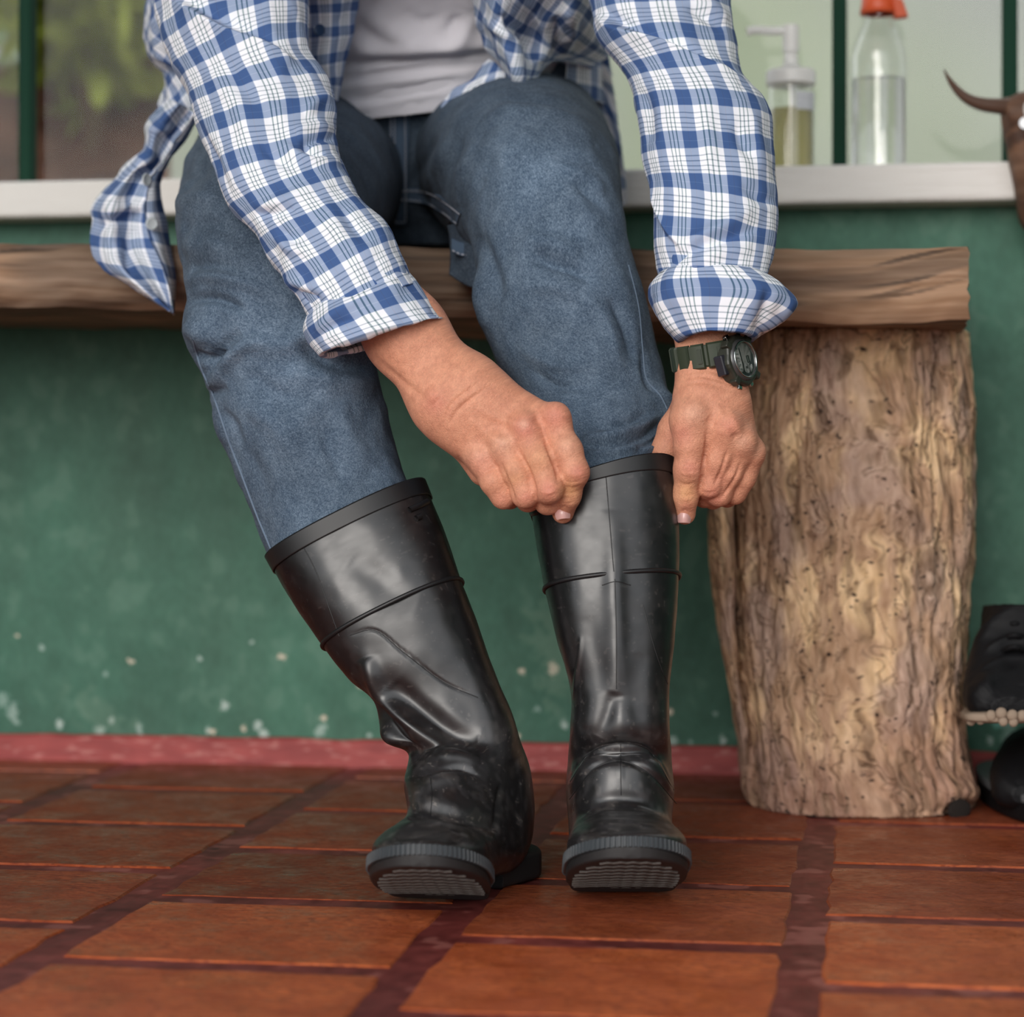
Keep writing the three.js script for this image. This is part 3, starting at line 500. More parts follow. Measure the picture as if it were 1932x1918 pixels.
// ---------- shoes beside the log ----------
M.shoeBlack = phys({ color: new THREE.Color().setRGB(0.005, 0.005, 0.006), roughness: 0.6, specularIntensity: 0.45, bumpMap: plasterBump, bumpScale: 0.001 });
M.shoeBeige = std({ color: new THREE.Color().setRGB(0.3, 0.225, 0.165), roughness: 0.85 });
{
  const d = 2.1, c = 1907, root = group('shoe', P(c, 1362, d));
  const toe = d - 0.045, rings = [R(c, 1335, toe, 34, 0, 18, 90), R(c, 1322, toe + 0.012, 74, 0, 36, 88, { n: 2.6 }), R(c, 1308, toe + 0.035, 90, 0, 50, 84, { n: 2.6 }), R(c + 3, 1285, toe + 0.06, 90, 0, 74, 80, { n: 2.6 }), R(c + 10, 1248, toe + 0.085, 86, 0, 104, 68, { n: 2.6 }), R(c + 18, 1216, toe + 0.11, 80, 0, 112, 42, { n: 2.5 }), R(c + 23, 1180, toe + 0.125, 76, 0, 98, 14, { n: 2.5 }), R(c + 26, 1142, toe + 0.13, 74, 0, 94, 5, { n: 2.5 })];
  const up = loft(rings, 70, 80, { cap0: true, hem1: 0.004 });
  sculpt(up, [S(5, 9, [[1858, 1226], [1900, 1204], [1960, 1208]], 's'), S(4, 8, [[1848, 1262], [1905, 1238], [1965, 1244]], 's'), S(-4, 12, [[1872, 1296], [1905, 1286], [1940, 1296]]), S(3, 14, [[1850, 1300], [1870, 1270]])], (v) => 0.0012 * fbm(v.x * 70, v.y * 70, v.z * 70, 3));
  part('upper', rebase(up, root), M.shoeBlack, root);
  const sole = loft([R(c, 1354, toe - 0.004, 40, 0, 8, 90, { n: 3 }), R(c, 1353, toe + 0.004, 78, 0, 11, 90, { n: 3.4 }), R(c, 1351, toe + 0.03, 92, 0, 12, 90, { n: 3.4 }), R(c + 2, 1343, toe + 0.09, 92, 0, 14, 90, { n: 3.4 }), R(c + 24, 1330, toe + 0.16, 76, 0, 19, 90, { n: 3.4 }), R(c + 34, 1322, toe + 0.235, 62, 0, 19, 90, { n: 3 })], 40, 40, { cap0: true, cap1: true });
  part('sole', rebase(sole, root), M.shoeBeige, root, 'beige rubber sole');
  for (const [x, y, w] of [[1832, 1360, 9], [1850, 1358, 9], [1870, 1350, 11], [1889, 1345, 11], [1910, 1349, 11], [1929, 1350, 11], [1947, 1356, 10], [1893, 1361, 9], [1912, 1362, 9]]) { const e = Math.abs(x - c) / 90, q = P(x, y, toe - 0.008 + e * e * 0.035); part('sole_lug', rebase(new THREE.SphereGeometry(w * toe / F, 14, 10).scale(1, 1, 0.7).translate(q.x, q.y, q.z), root), M.shoeBeige, root); }
  for (let i = 0; i < 4; i++) { const y = 1226 - i * 22, w = 34 - i * 2, dd = toe + 0.05 + i * 0.012; part('lace', rebase(tube([P(c + 6 - w, y + 10, dd + 0.008), P(c + 6, y - 6, dd - 0.012), P(c + 6 + w, y + 10, dd + 0.008)], 0.0028, 16), root), M.shoeBlack, root); }
  put(tag(root, 'black shoe with a beige knobbed sole lying on top of another shoe beside the log', 'shoe'));
}
{
  const d = 2.17, c = 1962, root = group('shoe', new V3(P(c, 1540, d).x, 0, -d));
  const toe = d - 0.04, y0 = (dd) => HORIZON + F * EYE / dd; // floor row
  const rings = [R(c - 20, 1500, toe, 30, 0, 16, 90), R(c - 16, 1492, toe + 0.012, 66, 0, 34, 88, { n: 2.6 }), R(c - 10, 1472, toe + 0.04, 84, 0, 54, 84, { n: 2.6 }), R(c - 4, 1455, toe + 0.08, 86, 0, 66, 82, { n: 2.5 }), R(c, 1440, toe + 0.13, 78, 0, 66, 80, { n: 2.4 }), R(c, 1432, toe + 0.2, 70, 0, 62, 84, { n: 2.4 }), R(c, 1430, toe + 0.22, 40, 0, 40, 86)];
  part('upper', rebase(sculpt(loft(rings, 50, 60, { cap0: true, cap1: true }), [], (v) => 0.001 * fbm(v.x * 60, v.y * 60, v.z * 60, 2)), root), M.shoeBlack, root);
  const outline = (g, h, y) => { const sh = new THREE.Shape(), pts = []; for (let i = 0; i < 40; i++) { const t = i / 40 * 2 * Math.PI, z = Math.sin(t), x = Math.cos(t); pts.push(new THREE.Vector2((0.047 + g) * Math.sign(x) * Math.abs(x) ** 0.75 * (1 + 0.08 * z), (0.14 + g) * z)); } sh.setFromPoints(pts); return new THREE.ExtrudeGeometry(sh, { depth: h, bevelEnabled: true, bevelSize: 0.002, bevelThickness: 0.002, bevelSegments: 2 }).rotateX(Math.PI / 2).translate(P(c - 6, 0, toe + 0.1).x, y, -(toe + 0.11)); };
  part('sole', rebase(outline(0, 0.014, 0.018), root), M.shoeBlack, root);
  part('welt', rebase(outline(0.001, 0.004, 0.026), root), std({ color: new THREE.Color().setRGB(0.13, 0.135, 0.14), roughness: 0.5 }), root, 'grey band round the sole');
  put(tag(root, 'black shoe with a grey sole band standing on the tiles beside the log', 'shoe'));
}
// ---------- the man on the bench ----------
const HIP = P(860, 330, 2.34), person = group('person', new V3(HIP.x, 0, HIP.z));
const mine = (g) => rebase(g, person);

// plaid cotton: 33 mm check, warp and weft each half navy and half white with three dark lines
const warp = (t) => { // one period, 0..1
  const navy = [60, 90, 142], white = [240, 242, 250], line = [62, 92, 96], brown = [72, 74, 100];
  t -= Math.floor(t); const e = 0.012;
  const k = sstep(0.02 - e, 0.02 + e, t) * (1 - sstep(0.415 - e, 0.415 + e, t));
  let c = white.map((a, i) => mix(a, navy[i], k));
  for (const q of [0.585, 0.705, 0.825]) { const m = 1 - sstep(0.012, 0.024, Math.abs(t - q)); c = c.map((a, i) => mix(a, line[i], m * 0.9)); }
  const b = 1 - sstep(0.004, 0.012, Math.abs(t - 0.24)); return c.map((a, i) => mix(a, brown[i], b * 0.55));
};
const weft = (t) => { const navy = [62, 92, 144], white = [240, 242, 250], line = [70, 88, 104], pale = [140, 160, 190]; t -= Math.floor(t); const e = 0.012, k = sstep(0.02 - e, 0.02 + e, t) * (1 - sstep(0.415 - e, 0.415 + e, t)); let c = white.map((a, i) => mix(a, navy[i], k)); for (const q of [0.6, 0.72, 0.84, 0.94]) { const m = 1 - sstep(0.008, 0.02, Math.abs(t - q)); c = c.map((a, i) => mix(a, line[i], m * 0.62)); } const b = 1 - sstep(0.004, 0.012, Math.abs(t - 0.24)); return c.map((a, i) => mix(a, pale[i], b * 0.4)); };
const plaidTex = texture(1024, (u, v, i, j) => { const a = warp(u * 2), b = weft(v * 2), w = ((i + j) >> 1) & 1 ? 0.47 : 0.53; return a.map((x, k) => mix(x, b[k], w)); });
const plaid = (turn = 0, ox = 0, oy = 0, ku = 0.072, kv = 0.072) => { const t = plaidTex.clone(); t.repeat.set(1 / ku, 1 / kv); t.rotation = turn; t.offset.set(ox, oy); t.needsUpdate = true; return phys({ map: t, roughness: 0.85, sheen: 0.15, sheenRoughness: 0.6, side: THREE.DoubleSide }); };
M.plaid = plaid();
M.plaidB = plaid(0, 0.3, 0.1);
M.plaidTurned = plaid(0.5, 0.2, 0.4);
M.plaidCuff = plaid(0, 0.12, 0.3, 0.062, 0.08);
M.plaidSleeve = plaid(0, 0, 0, 0.062, 0.084);
M.plaidSleeveB = plaid(0, 0.3, 0.1, 0.06, 0.086);
// denim
const denimTex = texture(640, (u, v) => { const tw = Math.sin((u + v) * 2 * Math.PI * 110) * 4, s = tnoise(u, v, 300, 3) * 34 + tnoise(u, v, 150, 8) * 24, m = tnoise(u, v, 14, 1) * 14; return [104 + s + m + tw, 126 + s + m + tw, 154 + s + m + tw]; }, { repeat: [1 / 0.16, 1 / 0.16] });
const denimBump = texture(320, (u, v) => { const a = 128 + 70 * tnoise(u, v, 100, 4) + 40 * tnoise(u, v, 40, 9); return [a, a, a]; }, { data: true, repeat: [1 / 0.1, 1 / 0.1] });
M.denim = phys({ map: denimTex, vertexColors: true, roughness: 0.95, sheen: 0.2, sheenRoughness: 0.7, bumpMap: denimBump, bumpScale: 0.0006, side: THREE.DoubleSide });
M.denimSeam = phys({ color: new THREE.Color().setRGB(0.07, 0.11, 0.17), roughness: 0.95 });
M.thread = std({ color: new THREE.Color().setRGB(0.13, 0.18, 0.25), roughness: 0.9 });
M.threadPale = std({ color: new THREE.Color().setRGB(0.42, 0.44, 0.5), roughness: 0.9 });
const knitBump = texture(256, (u, v) => { const a = 128 + 50 * tnoise(u, v, 60, 4) + 40 * Math.sin(u * 2 * Math.PI * 60); return [a, a, a]; }, { data: true, repeat: [1 / 0.05, 1 / 0.05] });
M.tshirt = phys({ color: new THREE.Color().setRGB(0.72, 0.7, 0.75), roughness: 0.95, sheen: 0.2, bumpMap: knitBump, bumpScale: 0.0003, side: THREE.DoubleSide });
// skin
const skinTex = texture(384, (u, v) => { const a = tnoise(u, v, 50, 3), b = tnoise(u, v, 12, 7), c = tnoise(u, v, 150, 1); return [232 + a * 12 + b * 10 + c * 10, 228 + a * 10 + b * 14 + c * 10, 226 + a * 10 + b * 14 + c * 10]; }, { repeat: [1 / 0.05, 1 / 0.05] });
const skinBump = texture(320, (u, v) => { const a = 128 + 60 * tnoise(u, v, 120, 2) + 60 * tnoise(u, v, 50, 6); return [a, a, a]; }, { data: true, repeat: [1 / 0.05, 1 / 0.05] });
M.skin = phys({ map: skinTex, vertexColors: true, roughness: 0.52, bumpMap: skinBump, bumpScale: 0.0005, specularIntensity: 0.6, sheen: 0.15, sheenColor: new THREE.Color(0.9, 0.4, 0.3) });
M.nail = phys({ color: new THREE.Color().setRGB(0.62, 0.36, 0.33), roughness: 0.28, clearcoat: 0.4 });
M.nailEdge = phys({ color: new THREE.Color().setRGB(0.72, 0.6, 0.5), roughness: 0.35 });
// black rubber, dusty on the foot
const rubberDust = texture(640, (u, v) => { const a = tnoise(u, v, 9, 2), s = sstep(0.05, 0.5, tnoise(u, v, 30, 4) + a * 0.6), f = sstep(0.5, 0.7, tnoise(u, v, 100, 8)); return [84 + 30 * s + 60 * f, 83 + 28 * s + 56 * f, 86 + 25 * s + 50 * f]; }, { repeat: [1 / 0.3, 1 / 0.3] });
const rubberRough = texture(384, (u, v) => { const a = 88 + 18 * tnoise(u, v, 8, 2) + 12 * tnoise(u, v, 40, 4); return [a, a, a]; }, { data: true, repeat: [1 / 0.22, 1 / 0.22] });
M.rubber = phys({ map: rubberDust, vertexColors: true, roughness: 1, roughnessMap: rubberRough, ior: 1.62, side: THREE.DoubleSide });
M.rubberPlain = phys({ color: new THREE.Color().setRGB(0.0095, 0.0095, 0.0105), roughness: 0.43 });
M.rubberSole = phys({ color: new THREE.Color().setRGB(0.014, 0.0135, 0.014), roughness: 0.6 });
M.rubberDusty = phys({ color: new THREE.Color().setRGB(0.1, 0.09, 0.082), roughness: 0.8 });
M.welt = phys({ color: new THREE.Color().setRGB(0.045, 0.055, 0.062), roughness: 0.42 });

// ----- skin: hands and forearms on fine grids, the rest of the body on a coarse one -----
const T = (x, y, d, r) => [P(x, y, d), r / 1000];
{
  // right hand (left in the picture): a fist gripping the boot top, forefinger outside
  const fin = [
    chain([T(1042, 798, 1.795, 13), T(1070, 850, 1.782, 11.4), T(1082, 890, 1.782, 11.2), T(1071, 934, 1.79, 9.7), T(1062, 967, 1.804, 8.7)], 0.006),
    chain([T(990, 814, 1.792, 13), T(1018, 870, 1.78, 11.2), T(1034, 918, 1.778, 11.2), T(1033, 946, 1.795, 9.4), T(1040, 944, 1.822, 8.2)], 0.006),
    chain([T(950, 843, 1.795, 12), T(974, 890, 1.784, 10.4), T(991, 932, 1.784, 10), T(996, 942, 1.805, 8.8), T(1008, 936, 1.83, 8)], 0.006),
    chain([T(912, 868, 1.802, 11.5), T(932, 908, 1.793, 10.2), T(950, 936, 1.795, 9), T(962, 938, 1.815, 8.2), T(978, 928, 1.836, 7.6)], 0.006)];
  const thumb = chain([T(918, 800, 1.83, 15), T(975, 850, 1.848, 12), T(1020, 895, 1.858, 10), T(1044, 925, 1.862, 9)], 0.008);
  const palm = union([cone(P(905, 735, 1.812), P(1042, 800, 1.797), 0.0185, 0.0125), cone(P(886, 757, 1.81), P(990, 816, 1.795), 0.018, 0.012), cone(P(866, 780, 1.812), P(950, 845, 1.797), 0.017, 0.0115), cone(P(848, 800, 1.816), P(912, 868, 1.804), 0.0145, 0.0115),
    cone(P(866, 820, 1.83), P(915, 885, 1.828), 0.013, 0.014), cone(P(895, 770, 1.832), P(1000, 850, 1.828), 0.016, 0.014), cone(P(940, 870, 1.832), P(1020, 890, 1.832), 0.012, 0.012)], 0.014);
  const arm = union([chain([T(675, 530, 1.85, 22), T(754, 640, 1.834, 24), T(828, 755, 1.82, 20.5), T(868, 790, 1.816, 16)], 0.02), chain([T(694, 490, 1.852, 20), T(780, 615, 1.836, 22), T(878, 722, 1.818, 19), T(905, 745, 1.813, 17)], 0.02)], 0.018);
  const knuck = union([ball(P(1050, 784, 1.787), 0.0105), ball(P(990, 806, 1.784), 0.010), ball(P(948, 838, 1.787), 0.0095), ball(P(907, 862, 1.795), 0.009), ball(P(1086, 892, 1.776), 0.0075), ball(P(1037, 924, 1.773), 0.0085)], 0.004);
  const f = (x, y, z) => { let d = Math.min(fin[0](x, y, z), 1); for (let i = 1; i < 4; i++) d = smin(d, fin[i](x, y, z), 0.0016); d = smin(d, smin(palm(x, y, z), arm(x, y, z), 0.022), 0.009); d = smin(d, thumb(x, y, z), 0.007); return smin(d, knuck(x, y, z), 0.008); };
  const lo = P(640, 1010, 1.74), hi = P(1135, 470, 1.9); lo.z = -1.92; hi.z = -1.73; lo.x = -0.155;
  var rightHand = skinFieldOut(f, new V3(-0.155, P(0, 1000, 1.8).y, -1.92), new V3(0.075, P(0, 505, 1.84).y, -1.74), 0.00155);
  // left hand (right in the picture): forefinger straight down the side of the boot, the others curled
  const fin2 = [
    chain([T(1299, 792, 1.822, 13.4), T(1302, 842, 1.822, 12), T(1299, 886, 1.826, 11.2), T(1293, 936, 1.831, 9.6), T(1292, 969, 1.838, 8.8)], 0.006),
    chain([T(1368, 812, 1.825, 12.5), T(1352, 868, 1.828, 11), T(1338, 914, 1.834, 10.4), T(1329, 934, 1.856, 9), T(1318, 926, 1.878, 8)], 0.006),
    chain([T(1394, 838, 1.832, 12), T(1374, 892, 1.835, 10.4), T(1357, 930, 1.842, 9.8), T(1345, 938, 1.864, 8.6), T(1335, 926, 1.884, 8)], 0.006),
    chain([T(1410, 862, 1.844, 11.2), T(1402, 900, 1.845, 9.6), T(1386, 928, 1.85, 9), T(1372, 936, 1.868, 8), T(1360, 926, 1.888, 7.6)], 0.006)];
  const thumb2 = chain([T(1300, 770, 1.85, 15), T(1272, 812, 1.853, 12), T(1256, 850, 1.853, 10.4), T(1244, 892, 1.856, 9.4), T(1238, 915, 1.86, 8.4)], 0.008);
  const palm2 = union([cone(P(1310, 758, 1.8335), P(1299, 794, 1.824), 0.0155, 0.013), cone(P(1332, 756, 1.8325), P(1340, 796, 1.8255), 0.0155, 0.0125), cone(P(1340, 758, 1.832), P(1368, 812, 1.826), 0.0155, 0.0125), cone(P(1360, 762, 1.834), P(1394, 838, 1.833), 0.0155, 0.012), cone(P(1386, 770, 1.84), P(1408, 856, 1.845), 0.0125, 0.0112), cone(P(1320, 785, 1.846), P(1350, 860, 1.858), 0.016, 0.016), cone(P(1384, 795, 1.85), P(1398, 870, 1.862), 0.013, 0.014)], 0.011);
  const arm2 = union([chain([T(1322, 520, 1.868, 22), T(1320, 620, 1.852, 17), T(1319, 700, 1.8435, 14.6), T(1316, 752, 1.836, 15)], 0.02), chain([T(1368, 520, 1.869, 22), T(1366, 620, 1.853, 17), T(1366, 700, 1.8445, 14.3), T(1372, 752, 1.837, 14.5)], 0.02)], 0.01);
  const knuck2 = union([ball(P(1309, 780, 1.8165), 0.0095), ball(P(1374, 802, 1.817), 0.0095), ball(P(1402, 830, 1.824), 0.009), ball(P(1424, 850, 1.838), 0.008), ball(P(1301, 884, 1.8195), 0.0075)], 0.004);
  const f2 = (x, y, z) => { let d = fin2[0](x, y, z); for (let i = 1; i < 4; i++) d = smin(d, fin2[i](x, y, z), 0.0016); d = smin(d, smin(palm2(x, y, z), arm2(x, y, z), 0.014), 0.011); d = smin(d, thumb2(x, y, z), 0.006); return smin(d, knuck2(x, y, z), 0.008); };
  var leftHand = skinFieldOut(f2, new V3(0.1, P(0, 1010, 1.83).y, -1.94), new V3(0.23, P(0, 545, 1.85).y, -1.76), 0.00155);
  // the rest of the body, inside the clothes; head above the picture
  const J = (x, y, d, r) => T(x, y, d, r);
  const torso = union([cone(P(850, 260, 2.375), P(845, 80, 2.36), 0.07, 0.08), cone(P(800, 120, 2.37), P(810, -170, 2.2), 0.08, 0.085), cone(P(890, 120, 2.37), P(850, -170, 2.2), 0.08, 0.085), cone(P(700, -250, 2.15), P(940, -250, 2.15), 0.06, 0.06)], 0.05);
  const neck = chain([T(820, -290, 2.14, 58), T(812, -400, 2.06, 56)], 0.03);
  const H = P(808, -505, 2.0), hd = (dx, dy, dz) => new V3(H.x + dx, H.y + dy, H.z + dz);
  const head = union([ball(hd(0, 0.03, -0.015), 0.075, 0.092, 0.092), ball(hd(0, -0.05, 0.022), 0.054, 0.062, 0.06), ball(hd(0, -0.088, 0.045), 0.026, 0.02, 0.024)], 0.04);
  const nose = chain([[hd(0, 0.012, 0.079), 0.008], [hd(0, -0.03, 0.102), 0.0125]], 0.01), lips = union([ball(hd(0, -0.058, 0.079), 0.024, 0.006, 0.01), ball(hd(0, -0.067, 0.078), 0.021, 0.007, 0.01)], 0.004), brow = cone(hd(-0.034, 0.022, 0.068), hd(0.034, 0.022, 0.068), 0.011, 0.011), ears = (x, y, z) => Math.min(ball(hd(-0.077, -0.01, -0.012), 0.009, 0.032, 0.02)(x, y, z), ball(hd(0.077, -0.01, -0.012), 0.009, 0.032, 0.02)(x, y, z)), sock = [ball(hd(-0.031, 0.003, 0.085), 0.013), ball(hd(0.031, 0.003, 0.085), 0.013)], eyes = (x, y, z) => Math.min(ball(hd(-0.031, 0.003, 0.066), 0.0125)(x, y, z), ball(hd(0.031, 0.003, 0.066), 0.0125)(x, y, z));
  const arms = union([chain([T(520, -250, 2.13, 48), T(445, -60, 2.04, 38), T(510, 235, 1.94, 30), T(600, 400, 1.885, 27), T(718, 545, 1.85, 26)], 0.02), chain([T(1170, -250, 2.13, 48), T(1245, -60, 2.04, 38), T(1325, 200, 1.945, 30), T(1345, 380, 1.892, 27), T(1346, 560, 1.868, 22)], 0.02)], 0.001);
  const legs = union([chain([T(950, 285, 2.33, 55), T(1030, 425, 2.01, 42), T(1085, 650, 1.955, 36), T(1146, 980, 1.858, 28), T(1168, 1330, 1.815, 22)], 0.03), chain([T(590, 310, 2.33, 55), T(505, 495, 1.985, 42), T(570, 760, 1.935, 36), T(672, 1060, 1.88, 28), T(800, 1300, 1.845, 20)], 0.03)], 0.02);
  const feet = union([chain([T(1168, 1330, 1.815, 22), T(1172, 1500, 1.83, 25), T(1184, 1595, 1.75, 17)], 0.02), chain([T(800, 1300, 1.845, 20), T(890, 1500, 1.82, 24), T(850, 1600, 1.75, 15)], 0.02)], 0.001);
  const whole = (x, y, z) => { let d = smin(torso(x, y, z), neck(x, y, z), 0.04); d = smin(d, legs(x, y, z), 0.04); d = smin(d, arms(x, y, z), 0.03); return smin(d, feet(x, y, z), 0.02); };
  const headF = (x, y, z) => { let d = smin(head(x, y, z), neck(x, y, z), 0.03); d = smin(d, brow(x, y, z), 0.015); d = smin(d, nose(x, y, z), 0.012); d = smin(d, lips(x, y, z), 0.008); d = smin(d, ears(x, y, z), 0.008); for (const s of sock) d = -smin(-d, s(x, y, z), 0.006); return Math.min(d, eyes(x, y, z)); };
  const bodyG = skinFieldOut((x, y, z) => whole(x, y, z), new V3(-0.42, 0.02, -2.52), new V3(0.34, P(0, -330, 2.08).y, -1.68), 0.011);
  const headG = skinFieldOut(headF, new V3(H.x - 0.11, H.y - 0.13, H.z - 0.15), new V3(H.x + 0.11, H.y + 0.15, H.z + 0.14), 0.003);
  // creases, tendons, folds over the joints
  const fold = (a, w, list) => list.map((p) => S(a, w, p, 'g'));
  sculpt(rightHand, [
    ...fold(-1.1, 3.2, [[[838, 798], [850, 765], [880, 738], [925, 708]], [[846, 806], [862, 775], [893, 748], [936, 722]]]), ...fold(-0.6, 3, [[[856, 790], [880, 760], [930, 735]]]),
    ...fold(1.4, 8, [[[900, 770], [950, 792], [985, 803]], [[885, 790], [918, 818], [944, 834]]]), ...fold(-1.3, 9, [[[930, 812], [965, 822]], [[895, 838], [925, 848]], [[1005, 790], [1030, 800]]]),
    ...fold(-1.6, 6, [[[700, 670], [760, 720], [800, 752]]]), ...fold(2.2, 12, [[[805, 735], [825, 755]]]),
    ...fold(-0.5, 2.2, [[[1062, 905], [1080, 910], [1098, 905]], [[1060, 914], [1078, 920], [1096, 916]], [[1056, 926], [1076, 931], [1092, 926]], [[1055, 936], [1072, 940], [1088, 936]], [[1054, 946], [1070, 950], [1084, 946]]]),
    ...fold(0.9, 5, [[[1066, 892], [1086, 896], [1104, 890]], [[1018, 926], [1036, 930], [1052, 922]]]), ...fold(-0.45, 2.2, [[[1022, 922], [1038, 922], [1052, 914]], [[1022, 932], [1038, 934], [1052, 928]], [[975, 930], [990, 934], [1002, 928]]]),
    ...fold(-1.4, 4, [[[862, 860], [880, 885], [900, 908]]]), ...fold(-1.0, 3, [[[898, 905], [925, 885], [945, 880]]]),
    ...fold(-2.2, 3.2, [[[1028, 832], [1040, 860], [1050, 885], [1053, 910]], [[984, 858], [998, 890], [1008, 920], [1010, 945]], [[944, 872], [954, 900], [966, 930], [972, 948]]]),
    ...fold(-0.9, 3, [[[1052, 965], [1063, 956], [1074, 962]]])]);
  sculpt(leftHand, [
    ...fold(-0.9, 3, [[[1288, 706], [1330, 698], [1380, 712]], [[1284, 716], [1325, 710], [1385, 726]], [[1282, 726], [1325, 721], [1370, 732]]]),
    ...fold(-0.5, 2.4, [[[1285, 874], [1300, 878], [1322, 874]], [[1283, 884], [1302, 888], [1322, 884]], [[1282, 896], [1300, 902], [1320, 897]], [[1279, 910], [1296, 914], [1312, 910]], [[1277, 932], [1294, 935], [1311, 931]], [[1277, 944], [1293, 948], [1310, 943]]]),
    ...fold(1.1, 7, [[[1345, 755], [1360, 780], [1372, 798]], [[1372, 765], [1388, 800], [1400, 826]]]), ...fold(-1.2, 8, [[[1334, 790], [1350, 800]], [[1382, 818], [1392, 826]]]),
    ...fold(-1.9, 3.2, [[[1334, 806], [1333, 840], [1326, 885], [1320, 930]], [[1372, 850], [1362, 885], [1348, 915]], [[1398, 872], [1388, 900], [1372, 925], [1358, 944]]]),
    ...fold(-0.6, 2.4, [[[1320, 925], [1338, 930], [1355, 924]], [[1320, 935], [1340, 942], [1360, 936]]]), ...fold(-0.9, 3, [[[1281, 970], [1292, 962], [1304, 968]]])]);
  const tone = hex('#e3a284'), red = hex('#de8d7b'), pale = hex('#f3c2a8'), yellow = hex('#e6ae78'), dark = hex('#c68468');
  const spots = [[1048, 785, 26, red, 0.6], [990, 806, 22, red, 0.8], [988, 800, 9, pale, 0.6], [950, 838, 20, pale, 0.5], [907, 862, 24, pale, 0.4], [905, 875, 22, red, 0.4], [1092, 892, 18, red, 0.65], [1037, 924, 18, red, 0.7], [992, 940, 16, red, 0.5], [945, 946, 16, red, 0.35], [1075, 925, 20, yellow, 0.6], [1061, 955, 14, dark, 0.25], [820, 760, 22, red, 0.5], [1075, 840, 24, pale, 0.3], [1015, 870, 22, yellow, 0.3], [970, 900, 20, yellow, 0.25], [960, 760, 34, dark, 0.25], [930, 720, 30, dark, 0.15],
    [1311, 780, 26, pale, 0.5], [1285, 820, 22, red, 0.5], [1303, 884, 20, red, 0.5], [1294, 930, 22, yellow, 0.6], [1293, 955, 12, red, 0.45], [1377, 803, 20, red, 0.45], [1400, 832, 16, pale, 0.45], [1425, 850, 14, pale, 0.4], [1330, 735, 40, dark, 0.3], [1345, 935, 20, red, 0.6], [1360, 900, 26, red, 0.25], [1250, 850, 24, dark, 0.25]];
  const paint = (g) => colorize(g, (v) => { const [x, y] = toPix(v); let c = tone; for (const [a, b, r, k, s] of spots) { const d = Math.hypot(x - a, y - b) / r; if (d < 2.2) c = c.map((q, i) => mix(q, k[i], s * Math.exp(-d * d))); } const n = 1 + 0.07 * fbm(v.x * 60, v.y * 60, v.z * 60, 3); return c.map((q) => q * n); });
  { const p = bodyG.attributes.position; for (let i = 0; i < p.count; i++) { const q = p.getX(i) * Math.sin(TH) - p.getZ(i) * Math.cos(TH); if (q > 2.06 && p.getY(i) > 0.47 && p.getY(i) < 0.552) p.setY(i, 0.552); } bodyG.computeVertexNormals(); }
  for (const g of [rightHand, leftHand, bodyG, headG]) { delete g.userData.seam; paint(g); }
  const rightHandPix = rightHand.clone(); var leftHandPix = leftHand.clone();
  const body = part('body', mine(mergeGeometries([rightHand, leftHand, bodyG, headG])), M.skin, person, 'tanned forearms and hands gripping the boot top');
  // nails
  const nail = (x, y, d, w, l, turn, tilt) => {
    const g = new THREE.BufferGeometry(), pos = [], idx = [], n = 10, m = 10, k = d / F;
    for (let j = 0; j <= m; j++) for (let i = 0; i <= n; i++) { const u = i / n * 2 - 1, v = j / m * 2 - 1, hw = (v < -0.2 ? Math.sqrt(1 - ((v + 0.2) / 0.8) ** 2 * 0.75) : Math.sqrt(1 - ((v - -0.2) / 1.2) ** 4 * 0.3)); pos.push(u * hw * w * k, -v * l * k, (0.0018 - u * u * hw * hw * 0.0046 - 0.0011 * v * v)); if (i < n && j < m) { const a = j * (n + 1) + i; idx.push(a, a + n + 1, a + 1, a + 1, a + n + 1, a + n + 2); } }
    g.setAttribute('position', new THREE.Float32BufferAttribute(pos, 3)); g.setIndex(idx); g.rotateX(tilt); g.rotateZ(turn); g.computeVertexNormals(); const p = P(x, y, d); g.translate(p.x, p.y, p.z); return g;
  };
  const sR = surface(rightHandPix), sL = surface(leftHandPix);
  part('fingernail', mine(nail(1061.5, 967, sR(1061.5, 967, 1.797) - 0.0004, 14.5, 11.5, 0.12, -0.15)), M.nail, body, 'short pink fingernail');
  part('fingernail', mine(nail(1291.5, 974, sL(1291.5, 974, 1.83) - 0.0004, 13, 12, -0.05, -0.1)), M.nail, body, 'short pink fingernail');
  for (const e of [-1, 1]) part('eye', mine(new THREE.SphereGeometry(0.0128, 20, 14).scale(1, 0.72, 0.6).translate(H.x + e * 0.031, H.y + 0.003, H.z + 0.0735)), std({ color: new THREE.Color().setRGB(0.03, 0.018, 0.012), roughness: 0.2 }), body);
  // short dark hair
  const hair = (x, y, z) => { const d = ball(hd(0, 0.036, -0.024), 0.082, 0.096, 0.096)(x, y, z); return Math.max(d + 0.003 * noise(x * 150, y * 150, z * 90), -(y - (H.y + 0.052) + (z - H.z + 0.0) * -0.9) ); };
  part('hair', mine(skinFieldOut(hair, new V3(H.x - 0.1, H.y - 0.09, H.z - 0.14), new V3(H.x + 0.1, H.y + 0.16, H.z + 0.1), 0.004)), std({ color: new THREE.Color().setRGB(0.02, 0.017, 0.015), roughness: 0.6 }), body);
}
function skinFieldOut(f, lo, hi, cell) { // faces turned outwards
  const g = skinField(f, lo, hi, cell), p = g.attributes.position, n = g.attributes.normal; let s = 0;
  for (let i = 0; i < p.count; i += 7) { const e = cell; s += f(p.getX(i) + n.getX(i) * e, p.getY(i) + n.getY(i) * e, p.getZ(i) + n.getZ(i) * e) > 0 ? 1 : -1; }
  if (s < 0) { const a = g.index.array; for (let i = 0; i < a.length; i += 3) { const t = a[i]; a[i] = a[i + 1]; a[i + 1] = t; } g.computeVertexNormals(); }
  return g;
}
